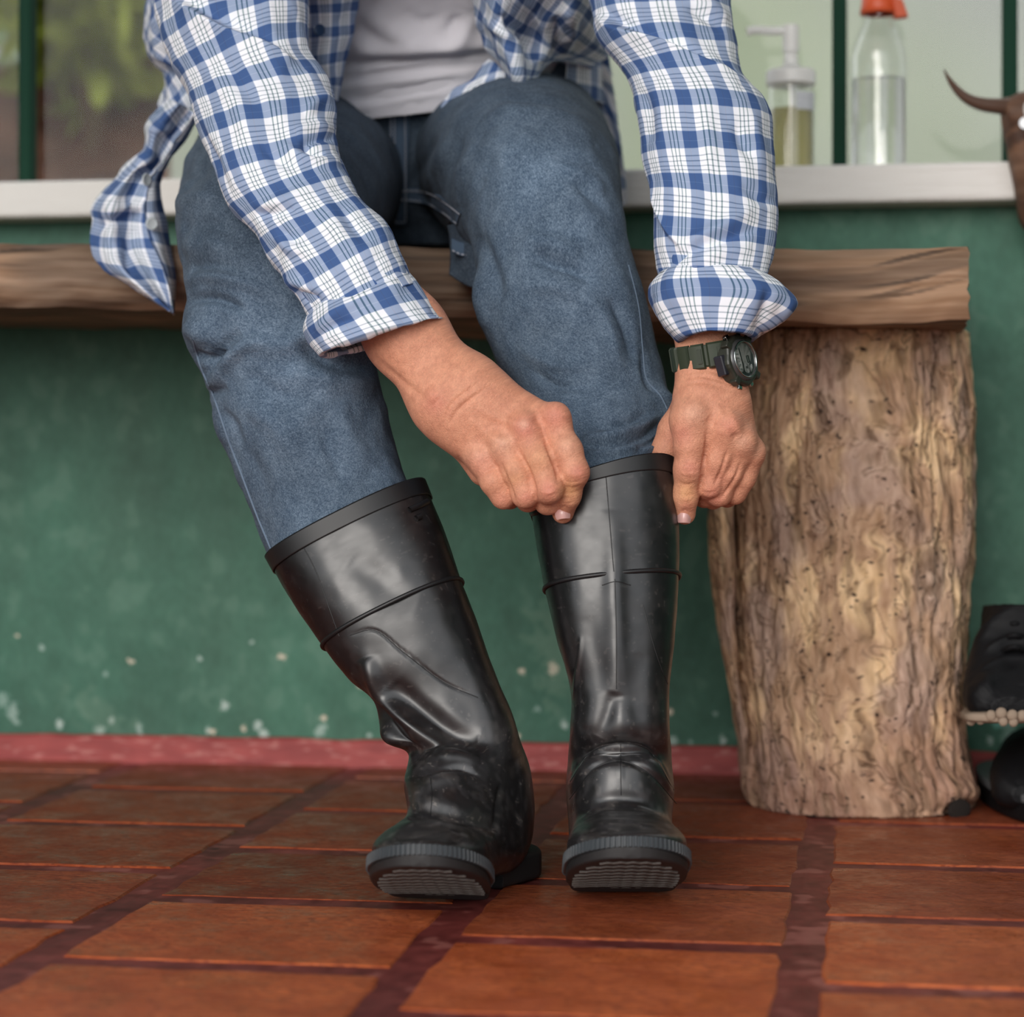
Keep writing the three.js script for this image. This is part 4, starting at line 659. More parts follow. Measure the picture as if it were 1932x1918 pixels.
// distance at which a pixel's ray meets a surface
function surface(g) {
  const p = g.attributes.position, ix = g.index.array, q = new Float32Array(p.count * 3);
  for (let i = 0; i < p.count; i++) { const [x, y] = toPix(new V3().fromBufferAttribute(p, i)); q[i * 3] = x; q[i * 3 + 1] = y; q[i * 3 + 2] = -p.getZ(i); }
  return (x, y, fall = 2) => {
    let best = 1e9;
    for (let i = 0; i < ix.length; i += 3) {
      const a = ix[i] * 3, b = ix[i + 1] * 3, c = ix[i + 2] * 3;
      if (Math.abs(q[a] - x) > 60 || Math.abs(q[a + 1] - y) > 60) continue;
      const D = (q[b + 1] - q[c + 1]) * (q[a] - q[c]) + (q[c] - q[b]) * (q[a + 1] - q[c + 1]); if (!D) continue;
      const u = ((q[b + 1] - q[c + 1]) * (x - q[c]) + (q[c] - q[b]) * (y - q[c + 1])) / D, v = ((q[c + 1] - q[a + 1]) * (x - q[c]) + (q[a] - q[c]) * (y - q[c + 1])) / D;
      if (u < -0.01 || v < -0.01 || u + v > 1.01) continue;
      const d = u * q[a + 2] + v * q[b + 2] + (1 - u - v) * q[c + 2]; if (d < best) best = d;
    }
    return best < 1e8 ? best : fall;
  };
}
const onSurf = (f, p, lift, fall) => p.map(([x, y]) => P(x, y, f(x, y, fall) - lift));
function dashes(f, line, w, r, gap, lift, fall) { // stitches lying on a surface
  const q = smooth(line, 6), curve = new THREE.CatmullRomCurve3(onSurf(f, q, lift, fall)), L = curve.getLength(), n = Math.max(1, Math.round(L / gap)), out = [];
  for (let i = 0; i < n; i++) { const a = curve.getPointAt((i + 0.15) / n), b = curve.getPointAt((i + 0.75) / n); out.push(tube([a, a.clone().lerp(b, 0.5), b], r, 3, false, 5)); }
  return mergeGeometries(out);
}
const sit = (g) => { // what rests on the plank is pressed flat by it
  const p = g.attributes.position;
  for (let i = 0; i < p.count; i++) { const x = p.getX(i), y = p.getY(i), z = p.getZ(i), q = x * Math.sin(TH) - z * Math.cos(TH); if (q > 2.05 && y < 0.56 && y > 0.43) { const w = sstep(2.05, 2.08, q), t = 0.5475 + 0.012 * sstep(0.44, 0.56, y); p.setY(i, mix(y, Math.max(y, t), w)); } }
  return finish(g);
};
const stuff = (m) => { m.userData.kind = 'stuff'; return m; };

// ----- jeans -----
const jeans = group('jeans'); person.add(jeans); jeans.userData.label = 'faded blue grey denim jeans';
const wearAndShade = [[1030, 380, 150, 1.35], [1080, 560, 120, 1.18], [1000, 300, 90, 1.2], [1090, 720, 120, 1.05], [470, 620, 120, 1.15], [600, 680, 90, 1.35], [540, 740, 120, 1.2], [420, 540, 70, 1.1], [580, 880, 120, 1.12], [390, 350, 100, 0.85], [700, 300, 160, 0.62], [1080, 170, 110, 0.66], [800, 420, 90, 0.6], [440, 470, 60, 0.75]];  // faded knees and thighs, plus shade painted dark at crotch and waist
const denimPaint = (g) => colorize(g, (v) => { const [x, y] = toPix(v); let k = 0.86 + 0.16 * fbm(v.x * 9, v.y * 9, v.z * 9, 3) + 0.08 * fbm(v.x * 40, v.y * 40, v.z * 40, 2); for (const [a, b, r, s] of wearAndShade) { const d = Math.hypot(x - a, y - b) / r; k *= 1 + (s - 1) * Math.exp(-d * d); } return [k * 0.56, k * 0.55, k * 0.51]; });
const clothNoise = (s, a) => (v) => a * fbm(v.x * 16 + s, v.y * 11, v.z * 14, 3);
{
  const legL = [R(960, 290, 2.34, 188, -5, 165, 85), R(978, 310, 2.2, 182, -3, 168, 80), R(1004, 350, 2.08, 166, 2, 176, 66), R(1030, 425, 1.995, 148, 6, 158, 46), R(1050, 510, 1.97, 150, 3, 146, 24), LR(897, 565, 1220, 575, 1.955, 140, 12), LR(928, 665, 1238, 655, 1.945, 134, 9), LR(975, 750, 1259, 745, 1.93, 126, 8), LR(1012, 815, 1254, 812, 1.902, 112, 8), LR(1030, 862, 1246, 856, 1.88, 102, 8), LR(1052, 930, 1238, 910, 1.858, 84, 8), LR(1064, 1000, 1230, 985, 1.848, 76, 8)];
  const gL = loft(legL, 260, 220);
  sculpt(gL, [S(7.25, 16, [[905, 236], [960, 212], [1020, 212], [1085, 232], [1128, 262]]), S(-7.25, 14, [[960, 190], [1020, 188], [1090, 205]]), S(-4.5, 11, [[1085, 340], [1112, 364], [1140, 392]]), S(4, 13, [[1062, 312], [1100, 332], [1140, 362]]), S(3, 12, [[1085, 385], [1110, 408], [1135, 424]]),
    S(-8.7, 13, [[1000, 480], [1040, 494], [1085, 510], [1120, 530]]), S(7.25, 18, [[985, 450], [1040, 462], [1095, 480]]), S(5.8, 18, [[980, 540], [1040, 540], [1090, 560]]), S(-5.8, 14, [[905, 440], [925, 500], [945, 570]]), S(5.8, 12, [[885, 470], [895, 540], [920, 620]]),
    S(-5.8, 8, [[820, 260], [795, 310], [775, 350]]), S(5.8, 9, [[845, 265], [820, 320], [805, 360]]), S(-5.8, 9, [[870, 260], [845, 320], [840, 370]]), S(5.8, 10, [[895, 270], [868, 330], [866, 390]]), S(-4.35, 8, [[908, 330], [890, 380], [884, 430]]),
    S(-5.8, 10, [[1150, 560], [1180, 610], [1195, 680]]), S(4.35, 12, [[1110, 560], [1150, 620], [1170, 700]]), S(-4.35, 9, [[1000, 700], [1060, 730], [1120, 725]]), S(4.35, 12, [[985, 660], [1050, 690], [1120, 690]]),
    S(-7.25, 8, [[1105, 842], [1160, 838], [1215, 822], [1250, 800]]), S(6.52, 8, [[1100, 828], [1150, 824], [1205, 806], [1245, 780]]), S(-5.8, 7, [[1120, 806], [1170, 803], [1225, 780]]), S(7.25, 7, [[1105, 856], [1165, 853], [1215, 845], [1245, 852]]), S(-5.8, 6, [[1195, 850], [1220, 838], [1246, 826]]), S(7.25, 10, [[1235, 730], [1258, 765], [1250, 800]]), S(-4.35, 6, [[1214, 660], [1222, 716], [1246, 750]])],
    clothNoise(1, 0.0035));
  sit(gL); denimPaint(gL); const legMeshL = part('trouser_leg', mine(gL.clone()), M.denim, jeans);
  const legR = [R(570, 330, 2.34, 200, 5, 165, 80), R(548, 352, 2.18, 194, 8, 168, 75), R(516, 402, 2.05, 182, 10, 160, 58), R(496, 480, 1.965, 160, 6, 150, 38), R(503, 560, 1.935, 148, -2, 140, 18), LR(354, 640, 702, 625, 1.925, 138, 10), LR(392, 735, 714, 712, 1.92, 136, 9), LR(415, 808, 727, 772, 1.915, 134, 9), LR(441, 885, 745, 838, 1.91, 130, 9), LR(475, 968, 758, 876, 1.9, 124, 9), LR(508, 1050, 772, 915, 1.885, 116, 9), LR(552, 1098, 772, 1000, 1.876, 92, 9), LR(590, 1160, 800, 1070, 1.868, 86, 9)];
  const gR = loft(legR, 260, 220);
  sculpt(gR, [S(6, 14, [[318, 318], [345, 300], [380, 285]]), S(-5, 12, [[320, 345], [360, 325], [400, 322]]), S(5, 14, [[330, 390], [370, 372], [415, 372]]), S(-5, 14, [[345, 430], [395, 420], [440, 440]]), S(5, 18, [[345, 470], [395, 462], [450, 476]]), S(-4, 10, [[352, 505], [400, 500], [460, 516]]), S(6, 12, [[345, 532], [385, 522], [440, 530], [500, 548]]),
    S(-9, 9, [[352, 572], [380, 562], [420, 566], [460, 584]]), S(9, 20, [[354, 612], [378, 628], [392, 652]]), S(-9, 7, [[366, 666], [392, 676], [412, 664]]), S(-9, 8, [[388, 712], [402, 680], [424, 652], [456, 628]]), S(9, 13, [[400, 728], [424, 688], [456, 656], [510, 638]]), S(-7, 8, [[384, 742], [402, 742], [428, 730]]), S(7, 14, [[392, 772], [402, 802], [420, 838]]), S(-5, 10, [[420, 775], [440, 800], [450, 840]]),
    S(-7, 14, [[560, 640], [600, 672], [650, 690], [706, 690]]), S(7, 20, [[470, 660], [540, 650], [600, 630], [660, 628], [700, 640]]), S(6, 20, [[540, 700], [600, 712], [660, 722], [710, 720]]), S(-4, 16, [[470, 700], [520, 740], [580, 760]]), S(5, 22, [[450, 760], [520, 800], [560, 870]]), S(-4, 20, [[440, 820], [480, 880], [505, 950]]), S(4, 24, [[640, 760], [664, 830], [694, 890]]), S(-4, 16, [[600, 780], [625, 850], [650, 920]])],
    clothNoise(5, 0.004));
  sit(gR); denimPaint(gR); part('trouser_leg', mine(gR.clone()), M.denim, jeans);
  const pel = [LR(600, 165, 1100, 130, 2.36, 225), LR(590, 230, 1120, 200, 2.35, 216), LR(600, 300, 1110, 280, 2.35, 190), LR(640, 380, 1000, 370, 2.355, 150), LR(680, 440, 930, 432, 2.36, 110), LR(715, 482, 905, 478, 2.36, 80), LR(760, 503, 860, 501, 2.365, 30)];
  const gP = loft(pel, 120, 160, { cap1: true });
  sculpt(gP, [S(-6, 16, [[690, 440], [722, 380], [738, 320]]), S(4, 16, [[650, 330], [690, 300], [720, 260]]), S(-5, 12, [[640, 300], [670, 360], [710, 410]]), S(-3, 8, [[790, 230], [812, 260], [800, 290]]), S(3, 8, [[800, 222], [830, 250], [822, 290]]), S(-6, 12, [[845, 225], [820, 290], [780, 350]])], clothNoise(9, 0.003));
  sit(gP); denimPaint(gP); part('pelvis', mine(gP.clone()), M.denim, jeans);
  // fly, seams and stitches
  const sp = surface(gP), sl = surface(gL), top = (x, y) => Math.min(sp(x, y, 9), sl(x, y, 9)), near = (x, y) => { const t = top(x, y); return y > 440 ? 2.062 : t > 3 ? 2.07 : t; };
  const row = (y, x0, x1) => [0, 0.5, 1].map((t) => { const x = mix(x0, x1, t); return [x, y, Math.min(sp(x, y, 2.24), 2.35) - 0.0035]; });
  part('fly', mine(cloth([212, 250, 290, 330, 370, 402, 426].map((y) => row(y, 733 + (y - 212) * 0.015, 772 - (y - 212) * 0.02)), 10, 50, { t: 0.0025 })), M.denimSeam, jeans, 'double stitched fly');
  for (const x of [737, 744, 764]) stuff(part('stitching', mine(dashes(sp, [[x, 216], [x + 1, 300], [x + 1, 420]], 1, 0.00075, 0.0038, 0.0055, 2.24)), M.threadPale, jeans));
  stuff(part('stitching', mine(dashes(sp, [[738, 420], [764, 419]], 1, 0.0007, 0.0035, 0.0055, 2.25)), M.threadPale, jeans));
  const flap = (a, lift, nm) => { const net = a.map(([x0, y0, x1, y1]) => [[x0, y0], [(x0 + x1) / 2, (y0 + y1) / 2], [x1, y1]].map(([x, y]) => { const t = top(x, y); return [x, y, (y > 440 ? 2.062 : t > 3 ? 2.07 : t) - lift]; })); return part(nm, mine(cloth(net, 6, 60, { t: 0.003 })), M.denimSeam, jeans); };
  const inA = [[758, 358, 756, 379], [790, 358, 788, 382], [818, 366, 814, 390], [845, 384, 838, 406], [868, 402, 860, 424]], inB = [[852, 448, 852, 474], [870, 455, 868, 482], [888, 458, 887, 484]];
  const under = cloth([[[842, 425, 2.09], [868, 420, 2.068], [905, 420, 2.03]], [[849, 475, 2.08], [868, 478, 2.066], [905, 478, 2.03]], [[848, 518, 2.078], [868, 532, 2.066], [905, 548, 2.03]]], 20, 30, { t: 0.0025, more: clothNoise(2, 0.003) }); denimPaint(under); part('trouser_fold', mine(under), M.denim, jeans);
  flap(inA, 0.005, 'inseam'); flap(inB, 0.004, 'inseam');
  for (const [k, a] of [[0.12, inA], [0.9, inA], [0.9, inB]]) stuff(part('stitching', mine(dashes(near, a.map(([x0, y0, x1, y1]) => [mix(x0, x1, k), mix(y0, y1, k)]), 1, 0.00075, 0.0042, 0.008, 2.2)), M.threadPale, jeans));
  const outL = [[1186, 500], [1205, 580], [1213, 663], [1221, 717], [1246, 746], [1259, 772]];
  part('outseam', mine(tube(onSurf(sl, smooth(outL, 8), -0.0001, 1.93), 0.0007, 80)), M.thread, jeans);
  const sr = surface(gR), outR = [[358, 640], [372, 690], [396, 745], [425, 830], [448, 890], [480, 975], [505, 1035]];
  part('outseam', mine(tube(onSurf(sr, smooth(outR.map(([x, y]) => [x + 6, y]), 6), 0.0002, 1.93), 0.001, 80)), M.thread, jeans);
}
// ----- T-shirt -----
{
  const rings = [R(832, 214, 2.345, 236, -6, 236, -8), R(832, 170, 2.34, 238, -5, 246, -4), R(830, 105, 2.325, 242, -3, 268), R(830, 20, 2.28, 252, 0, 256), R(832, -90, 2.21, 280, 0, 236), R(822, -210, 2.13, 282, 0, 214), R(812, -300, 2.09, 240, 0, 190), R(808, -350, 2.08, 120, 0, 130)];
  const g = loft(rings, 150, 180, { hem0: 0.0025 });
  sculpt(g, [S(9, 22, [[640, 100], [700, 96], [780, 92], [900, 84], [960, 76]]), S(-8, 9, [[640, 118], [700, 116], [780, 111], [860, 106], [930, 98]]), S(-5, 6, [[645, 152], [700, 142], [760, 134], [840, 126], [920, 118]]), S(4, 8, [[640, 166], [720, 156], [800, 147], [900, 135]]), S(-4, 6, [[640, 190], [700, 184], [770, 172], [860, 152]]), S(3.5, 9, [[640, 205], [720, 200], [800, 186], [860, 172]]), S(-5, 12, [[868, 30], [858, 46], [842, 70]]), S(6, 16, [[890, 30], [870, 66], [830, 92]]), S(5, 20, [[690, 20], [740, 60], [800, 74]]), S(-4, 14, [[680, 50], [720, 78], [770, 84]]), S(-3, 12, [[760, 20], [800, 40], [840, 30]]), S(4, 14, [[660, 60], [690, 84], [720, 88]]), S(-3, 5, [[700, 205], [780, 195], [830, 184]])], clothNoise(3, 0.003));
  part('t_shirt', mine(g), M.tshirt, person, 'plain white cotton T-shirt');
}
// ----- plaid shirt, worn open -----
const shirt = group('shirt'); person.add(shirt); shirt.userData.label = 'blue and white plaid cotton shirt worn open with turned up cuffs';
{
  const slR = [R(720, -335, 2.13, 60, 84, 100), R(640, -322, 2.14, 105, 66, 125), R(545, -310, 2.135, 140, 28, 145), LR(330, -255, 640, -312, 2.12, 150), LR(285, -120, 600, -190, 2.07, 146), LR(290, -10, 587, -66, 2.03, 136), LR(319, 109, 582, 30, 1.99, 126), LR(352, 165, 586, 95, 1.97, 122), LR(369, 219, 630, 170, 1.945, 118), LR(400, 313, 636, 255, 1.915, 112), LR(431, 385, 646, 306, 1.895, 105), LR(485, 453, 683, 368, 1.875, 98), LR(525, 516, 730, 424, 1.855, 95), LR(580, 588, 757, 482, 1.84, 90), LR(602, 628, 785, 535, 1.832, 84)];
  const g1 = loft(slR, 300, 170, { hem1: 0.0015 });
  sculpt(g1, [S(12, 30, [[330, 0], [375, 34], [431, 66], [503, 94], [552, 120]], 's'), S(-4, 10, [[350, -6], [400, 26], [460, 52], [530, 78]]), S(-6, 7, [[632, 262], [604, 260], [577, 270], [590, 290], [615, 292]]), S(5, 10, [[556, 246], [596, 236], [632, 246]]), S(5, 10, [[642, 306], [600, 304], [560, 290], [528, 264]]), S(-4, 10, [[560, 316], [520, 296], [492, 272]]), S(4, 12, [[575, 215], [600, 190], [622, 180]]), S(5, 12, [[478, 388], [515, 384], [548, 372], [590, 350]]), S(-5, 8, [[486, 404], [522, 402], [560, 394]]), S(-4, 9, [[530, 430], [552, 450], [575, 440]]), S(4, 10, [[520, 444], [545, 470], [580, 470]]), S(-4, 8, [[556, 540], [580, 560], [604, 566]]), S(4, 12, [[540, 520], [570, 540], [610, 545]]), S(3, 18, [[400, 130], [440, 190], [470, 260]]), S(-3, 16, [[430, 120], [480, 190], [520, 240]]), S(-3, 12, [[640, 380], [660, 420], [700, 460]]), S(3, 14, [[610, 380], [640, 440], [670, 480]]), S(-4, 8, [[372, 230], [400, 290], [440, 370]])], clothNoise(11, 0.0045));
  part('sleeve', mine(g1), M.plaidSleeve, shirt);
  const cf1 = [LR(578, 606, 762, 500, 1.842, 92, 4), LR(574, 622, 780, 520, 1.838, 98, 4), LR(583, 648, 808, 560, 1.83, 95, 4), LR(604, 671, 838, 603, 1.822, 84, 4)];
  const c1 = loft(cf1, 60, 170, { hem0: 0.0016, hem1: 0.0035 });
  sculpt(c1, [S(-3, 8, [[600, 640], [640, 610], [680, 600]]), S(3, 10, [[590, 625], [640, 585], [700, 560]]), S(3, 12, [[640, 650], [700, 625], [760, 610]]), S(-2, 4, [[650, 560], [700, 536], [760, 508]])], clothNoise(4, 0.004));
  part('cuff', mine(c1), M.plaidCuff, shirt, 'turned up plaid cuff');
  const slL = [R(950, -335, 2.13, 60, -84, 100), R(1030, -322, 2.14, 100, -66, 125), R(1120, -318, 2.135, 125, -34, 140), LR(1080, -270, 1330, -305, 2.12, 148), LR(1085, -130, 1362, -150, 2.06, 142), LR(1108, -5, 1374, -12, 2.01, 132), LR(1134, 78, 1386, 78, 1.98, 122), LR(1180, 140, 1402, 142, 1.955, 118), LR(1196, 196, 1450, 206, 1.93, 120), LR(1205, 250, 1459, 260, 1.915, 118), LR(1214, 305, 1464, 312, 1.9, 114), LR(1229, 370, 1467, 410, 1.882, 108), LR(1230, 452, 1462, 470, 1.866, 104), LR(1242, 512, 1448, 522, 1.854, 98), LR(1262, 560, 1430, 572, 1.847, 88)];
  const g2 = loft(slL, 300, 170, { hem1: 0.0015 });
  sculpt(g2, [S(13, 30, [[1128, 30], [1164, 57], [1229, 83], [1311, 117], [1402, 156]], 's'), S(-5, 10, [[1140, 20], [1180, 44], [1245, 68], [1330, 104]]), S(4, 12, [[1310, 0], [1345, 14], [1370, 40]]), S(-4, 8, [[1300, 14], [1335, 30], [1364, 56]]), S(5, 12, [[1290, 470], [1263, 440], [1243, 399], [1228, 344]], 's'), S(5, 13, [[1277, 476], [1325, 446], [1370, 424], [1415, 396]]), S(-5, 9, [[1268, 494], [1320, 466], [1375, 448], [1430, 430]]), S(4, 12, [[1300, 500], [1360, 478], [1420, 470]]), S(-3, 10, [[1390, 230], [1400, 270], [1420, 300]]), S(3, 14, [[1420, 200], [1432, 260], [1440, 320]]), S(-4, 12, [[1210, 165], [1222, 210], [1230, 270]]), S(3, 14, [[1330, 210], [1340, 280], [1330, 340]]), S(-3, 10, [[1400, 350], [1430, 375], [1460, 380]])], clothNoise(17, 0.0035));
  part('sleeve', mine(g2), M.plaidSleeveB, shirt);
  const cf2 = [LR(1240, 518, 1446, 528, 1.855, 104, 8), LR(1224, 540, 1484, 553, 1.852, 112, 9), LR(1222, 556, 1500, 570, 1.85, 112, 9), LR(1248, 602, 1462, 612, 1.845, 100, 9), LR(1280, 643, 1424, 643, 1.84, 88, 9)];
  const c2 = loft(cf2, 70, 170, { hem0: 0.0016, hem1: 0.0035 });
  sculpt(c2, [S(4, 12, [[1240, 560], [1260, 600], [1290, 635]]), S(-4, 10, [[1450, 545], [1440, 590], [1425, 630]]), S(6, 10, [[1500, 565], [1470, 600], [1440, 632]]), S(-2, 4, [[1262, 516], [1340, 513], [1430, 520]])], clothNoise(6, 0.003));
  part('cuff', mine(c2), M.plaidTurned.clone(), shirt, 'flared turned up plaid cuff above the watch').material.map = M.plaidCuff.map;
  // front panels
  const wave = (s, a) => (v) => a * fbm(v.x * 24 + s, v.y * 18, v.z * 20, 3);
  part('front_panel', mine(cloth([[[470, -260, 2.06], [560, -270, 2.04], [650, -270, 2.02], [720, -270, 2.0]], [[500, -120, 2.1], [575, -120, 2.05], [640, -120, 2.03], [695, -120, 2.05]], [[560, 0, 2.17], [584, 0, 2.11], [635, 0, 2.1], [678, 0, 2.14]], [[572, 60, 2.19], [585, 60, 2.13], [630, 62, 2.12], [667, 60, 2.155]], [[578, 130, 2.2], [586, 135, 2.15], [622, 130, 2.135], [650, 130, 2.17]], [[600, 168, 2.2], [612, 174, 2.165], [628, 184, 2.155], [638, 193, 2.18]]], 40, 90, { more: wave(2, 0.003), turn: 0.06 })), M.plaid, shirt);
  const rp = cloth([[[840, -260, 2.0], [930, -270, 2.0], [1030, -270, 2.02], [1110, -260, 2.06], [1180, -250, 2.14]], [[880, -110, 2.05], [950, -110, 2.03], [1035, -110, 2.03], [1110, -100, 2.06], [1170, -100, 2.16]], [[893, 0, 2.12], [945, 5, 2.06], [1020, 0, 2.09], [1085, -8, 2.1], [1145, -20, 2.2]], [[898, 46, 2.14], [950, 55, 2.08], [1005, 40, 2.12], [1072, 30, 2.11], [1142, 40, 2.24]], [[917, 94, 2.15], [958, 104, 2.09], [1010, 82, 2.14], [1062, 72, 2.15], [1146, 85, 2.28]], [[944, 131, 2.15], [974, 138, 2.1], [1016, 116, 2.14], [1054, 100, 2.18], [1150, 112, 2.31]], [[956, 158, 2.145], [982, 160, 2.11], [1014, 140, 2.14], [1046, 114, 2.18], [1152, 130, 2.33]], [[955, 182, 2.135], [985, 166, 2.12], [1012, 150, 2.14], [1044, 117, 2.18], [1154, 142, 2.34]]], 100, 110, { turn: -0.5, strokes: [S(7, 12, [[915, 40], [960, 70], [975, 130], [985, 165]]), S(-7, 10, [[935, 30], [985, 70], [1005, 120]]), S(7, 10, [[1010, 20], [1030, 70], [1020, 120]]), S(-6, 9, [[1045, 30], [1052, 70], [1035, 110]]), S(5, 9, [[1075, 20], [1080, 60], [1060, 100]]), S(-4, 8, [[905, 60], [930, 100], [950, 150]])], more: wave(7, 0.003) });
  part('front_panel', mine(rp), M.plaidB, shirt);
  part('front_flap', mine(cloth([[[925, 110, 2.17], [938, 122, 2.16], [952, 140, 2.155]], [[888, 148, 2.165], [915, 152, 2.15], [956, 166, 2.142]], [[850, 172, 2.17], [890, 185, 2.15], [956, 178, 2.138]], [[829, 203, 2.175], [880, 206, 2.155], [954, 184, 2.14]]], 40, 40, { turn: 0.9, more: wave(3, 0.004) })), M.plaidTurned, shirt);
  part('tail', mine(cloth([[[1040, 70, 2.28], [1095, 50, 2.28], [1142, 60, 2.3]], [[1026, 112, 2.27], [1095, 108, 2.285], [1153, 135, 2.31]], [[1078, 142, 2.31], [1132, 165, 2.32], [1162, 195, 2.33]], [[1134, 215, 2.34], [1150, 230, 2.34], [1169, 258, 2.34]], [[1144, 300, 2.35], [1160, 305, 2.35], [1178, 325, 2.35]], [[1164, 388, 2.36], [1174, 390, 2.36], [1185, 383, 2.36]]], 40, 90, { turn: 0.3, strokes: [S(4, 8, [[1070, 60], [1090, 90], [1110, 130]]), S(-4, 8, [[1110, 60], [1125, 100], [1140, 150]])], more: wave(5, 0.003) })), M.plaidB, shirt, 'shirt tail hanging behind the hip');
  // the other tail, its front edge turned to show the buttons
  const edge = [[368, 214], [334, 260], [306, 302], [284, 332], [275, 375], [273, 412], [281, 446], [300, 488], [319, 541], [326, 590]];
  const left = [[322, 186], [274, 233], [267, 282], [213, 338], [172, 388], [175, 415], [170, 458], [181, 494], [246, 542], [318, 585]];
  part('tail', mine(cloth(edge.map(([x, y], i) => { const [a, b] = left[i], z = 2.14 - 0.036 * sstep(3, 7, i) + 0.012 * Math.sin(i * 1.3); return [[a, b, z + mix(0.05, 0.012, sstep(3, 6, i))], [mix(a, x, 0.35), mix(b, y, 0.35) + (i > 1 && i < 9 ? 3 : 0), z - 0.012], [mix(a, x, 0.7), mix(b, y, 0.7), z + 0.004], [x, y, z]]; }), 70, 130, { turn: 0.35, strokes: [S(6, 14, [[200, 400], [240, 390], [275, 385]]), S(-5, 9, [[180, 430], [225, 412], [270, 402]]), S(6, 10, [[225, 330], [262, 306], [296, 290]]), S(-6, 9, [[250, 330], [280, 318], [305, 296]]), S(5, 10, [[280, 250], [310, 240], [345, 222]]), S(-4, 10, [[250, 430], [240, 480], [250, 530]])], more: wave(9, 0.003) })), M.plaidTurned, shirt, 'shirt tail hanging over the bench');
  const inner = [[376, 216], [352, 262], [322, 306], [305, 340], [306, 378], [315, 420], [322, 465], [329, 510], [332, 550], [330, 594]];
  const pk = cloth(edge.map(([x, y], i) => { const [a, b] = inner[i], z = 2.142 - 0.036 * sstep(3, 7, i) + 0.012 * Math.sin(i * 1.3); return [[x - 2, y, z], [mix(x, a, 0.5), mix(y, b, 0.5), z + 0.004], [a, b, z + 0.03]]; }), 24, 110, { turn: 0.1, more: wave(4, 0.002) });
  part('placket', mine(pk), M.plaidB, shirt, 'inside of the button placket');
  M.button = phys({ color: new THREE.Color().setRGB(0.55, 0.6, 0.62), roughness: 0.25, clearcoat: 0.5 });
  const button = (x, y, d, r, tx, ty) => { const g = new THREE.LatheGeometry([[0, 0.0007], [r * 0.5, 0.0006], [r * 0.68, 0.0012], [r * 0.9, 0.0014], [r, 0.0006], [r * 0.9, -0.0004], [0, -0.0004]].map(([a, b]) => new THREE.Vector2(a, b)), 24).rotateX(Math.PI / 2).rotateY(ty).rotateX(tx); const p = P(x, y, d); return part('button', mine(g.translate(p.x, p.y, p.z)), M.button, shirt); };
  button(276, 339, 2.125, 0.0062, 0, 1.0); button(286, 422, 2.12, 0.006, 0.1, 0.5);
  M.buttonBlue = phys({ color: new THREE.Color().setRGB(0.03, 0.06, 0.13), roughness: 0.3 });
  button(603, 57, 2.105, 0.0058, 0, -0.2).material = M.buttonBlue;
  // side and back of the shirt
  part('side', mine(cloth([[[300, -200, 2.24], [340, -200, 2.12], [420, -200, 2.08]], [[284, -40, 2.24], [310, -20, 2.13], [400, 0, 2.1]], [[268, 56, 2.24], [300, 60, 2.14], [400, 60, 2.12]], [[274, 92, 2.25], [305, 96, 2.15], [400, 100, 2.14]], [[308, 150, 2.26], [330, 150, 2.17], [400, 160, 2.16]], [[298, 200, 2.27], [330, 200, 2.18], [400, 215, 2.17]]], 50, 80, { turn: 1.3, strokes: [S(4, 8, [[272, 100], [310, 110], [350, 130]]), S(-4, 7, [[290, 130], [320, 140], [360, 160]])], more: wave(12, 0.004) })), M.plaidTurned, shirt);
  const back = [R(850, 225, 2.36, 292, -4, 232), R(850, 100, 2.34, 296, -2, 262), R(838, -60, 2.24, 304, 0, 250), R(825, -210, 2.15, 306, 0, 230), R(815, -310, 2.1, 262, 0, 206), R(810, -370, 2.09, 140, 0, 150)];
  part('back', mine(sculpt(loft(back, 80, 100, { arc: [0.75 * Math.PI, 2.25 * Math.PI] }), [], (v) => 0.004 * fbm(v.x * 14, v.y * 14, v.z * 14, 3))), M.plaid, shirt);
}
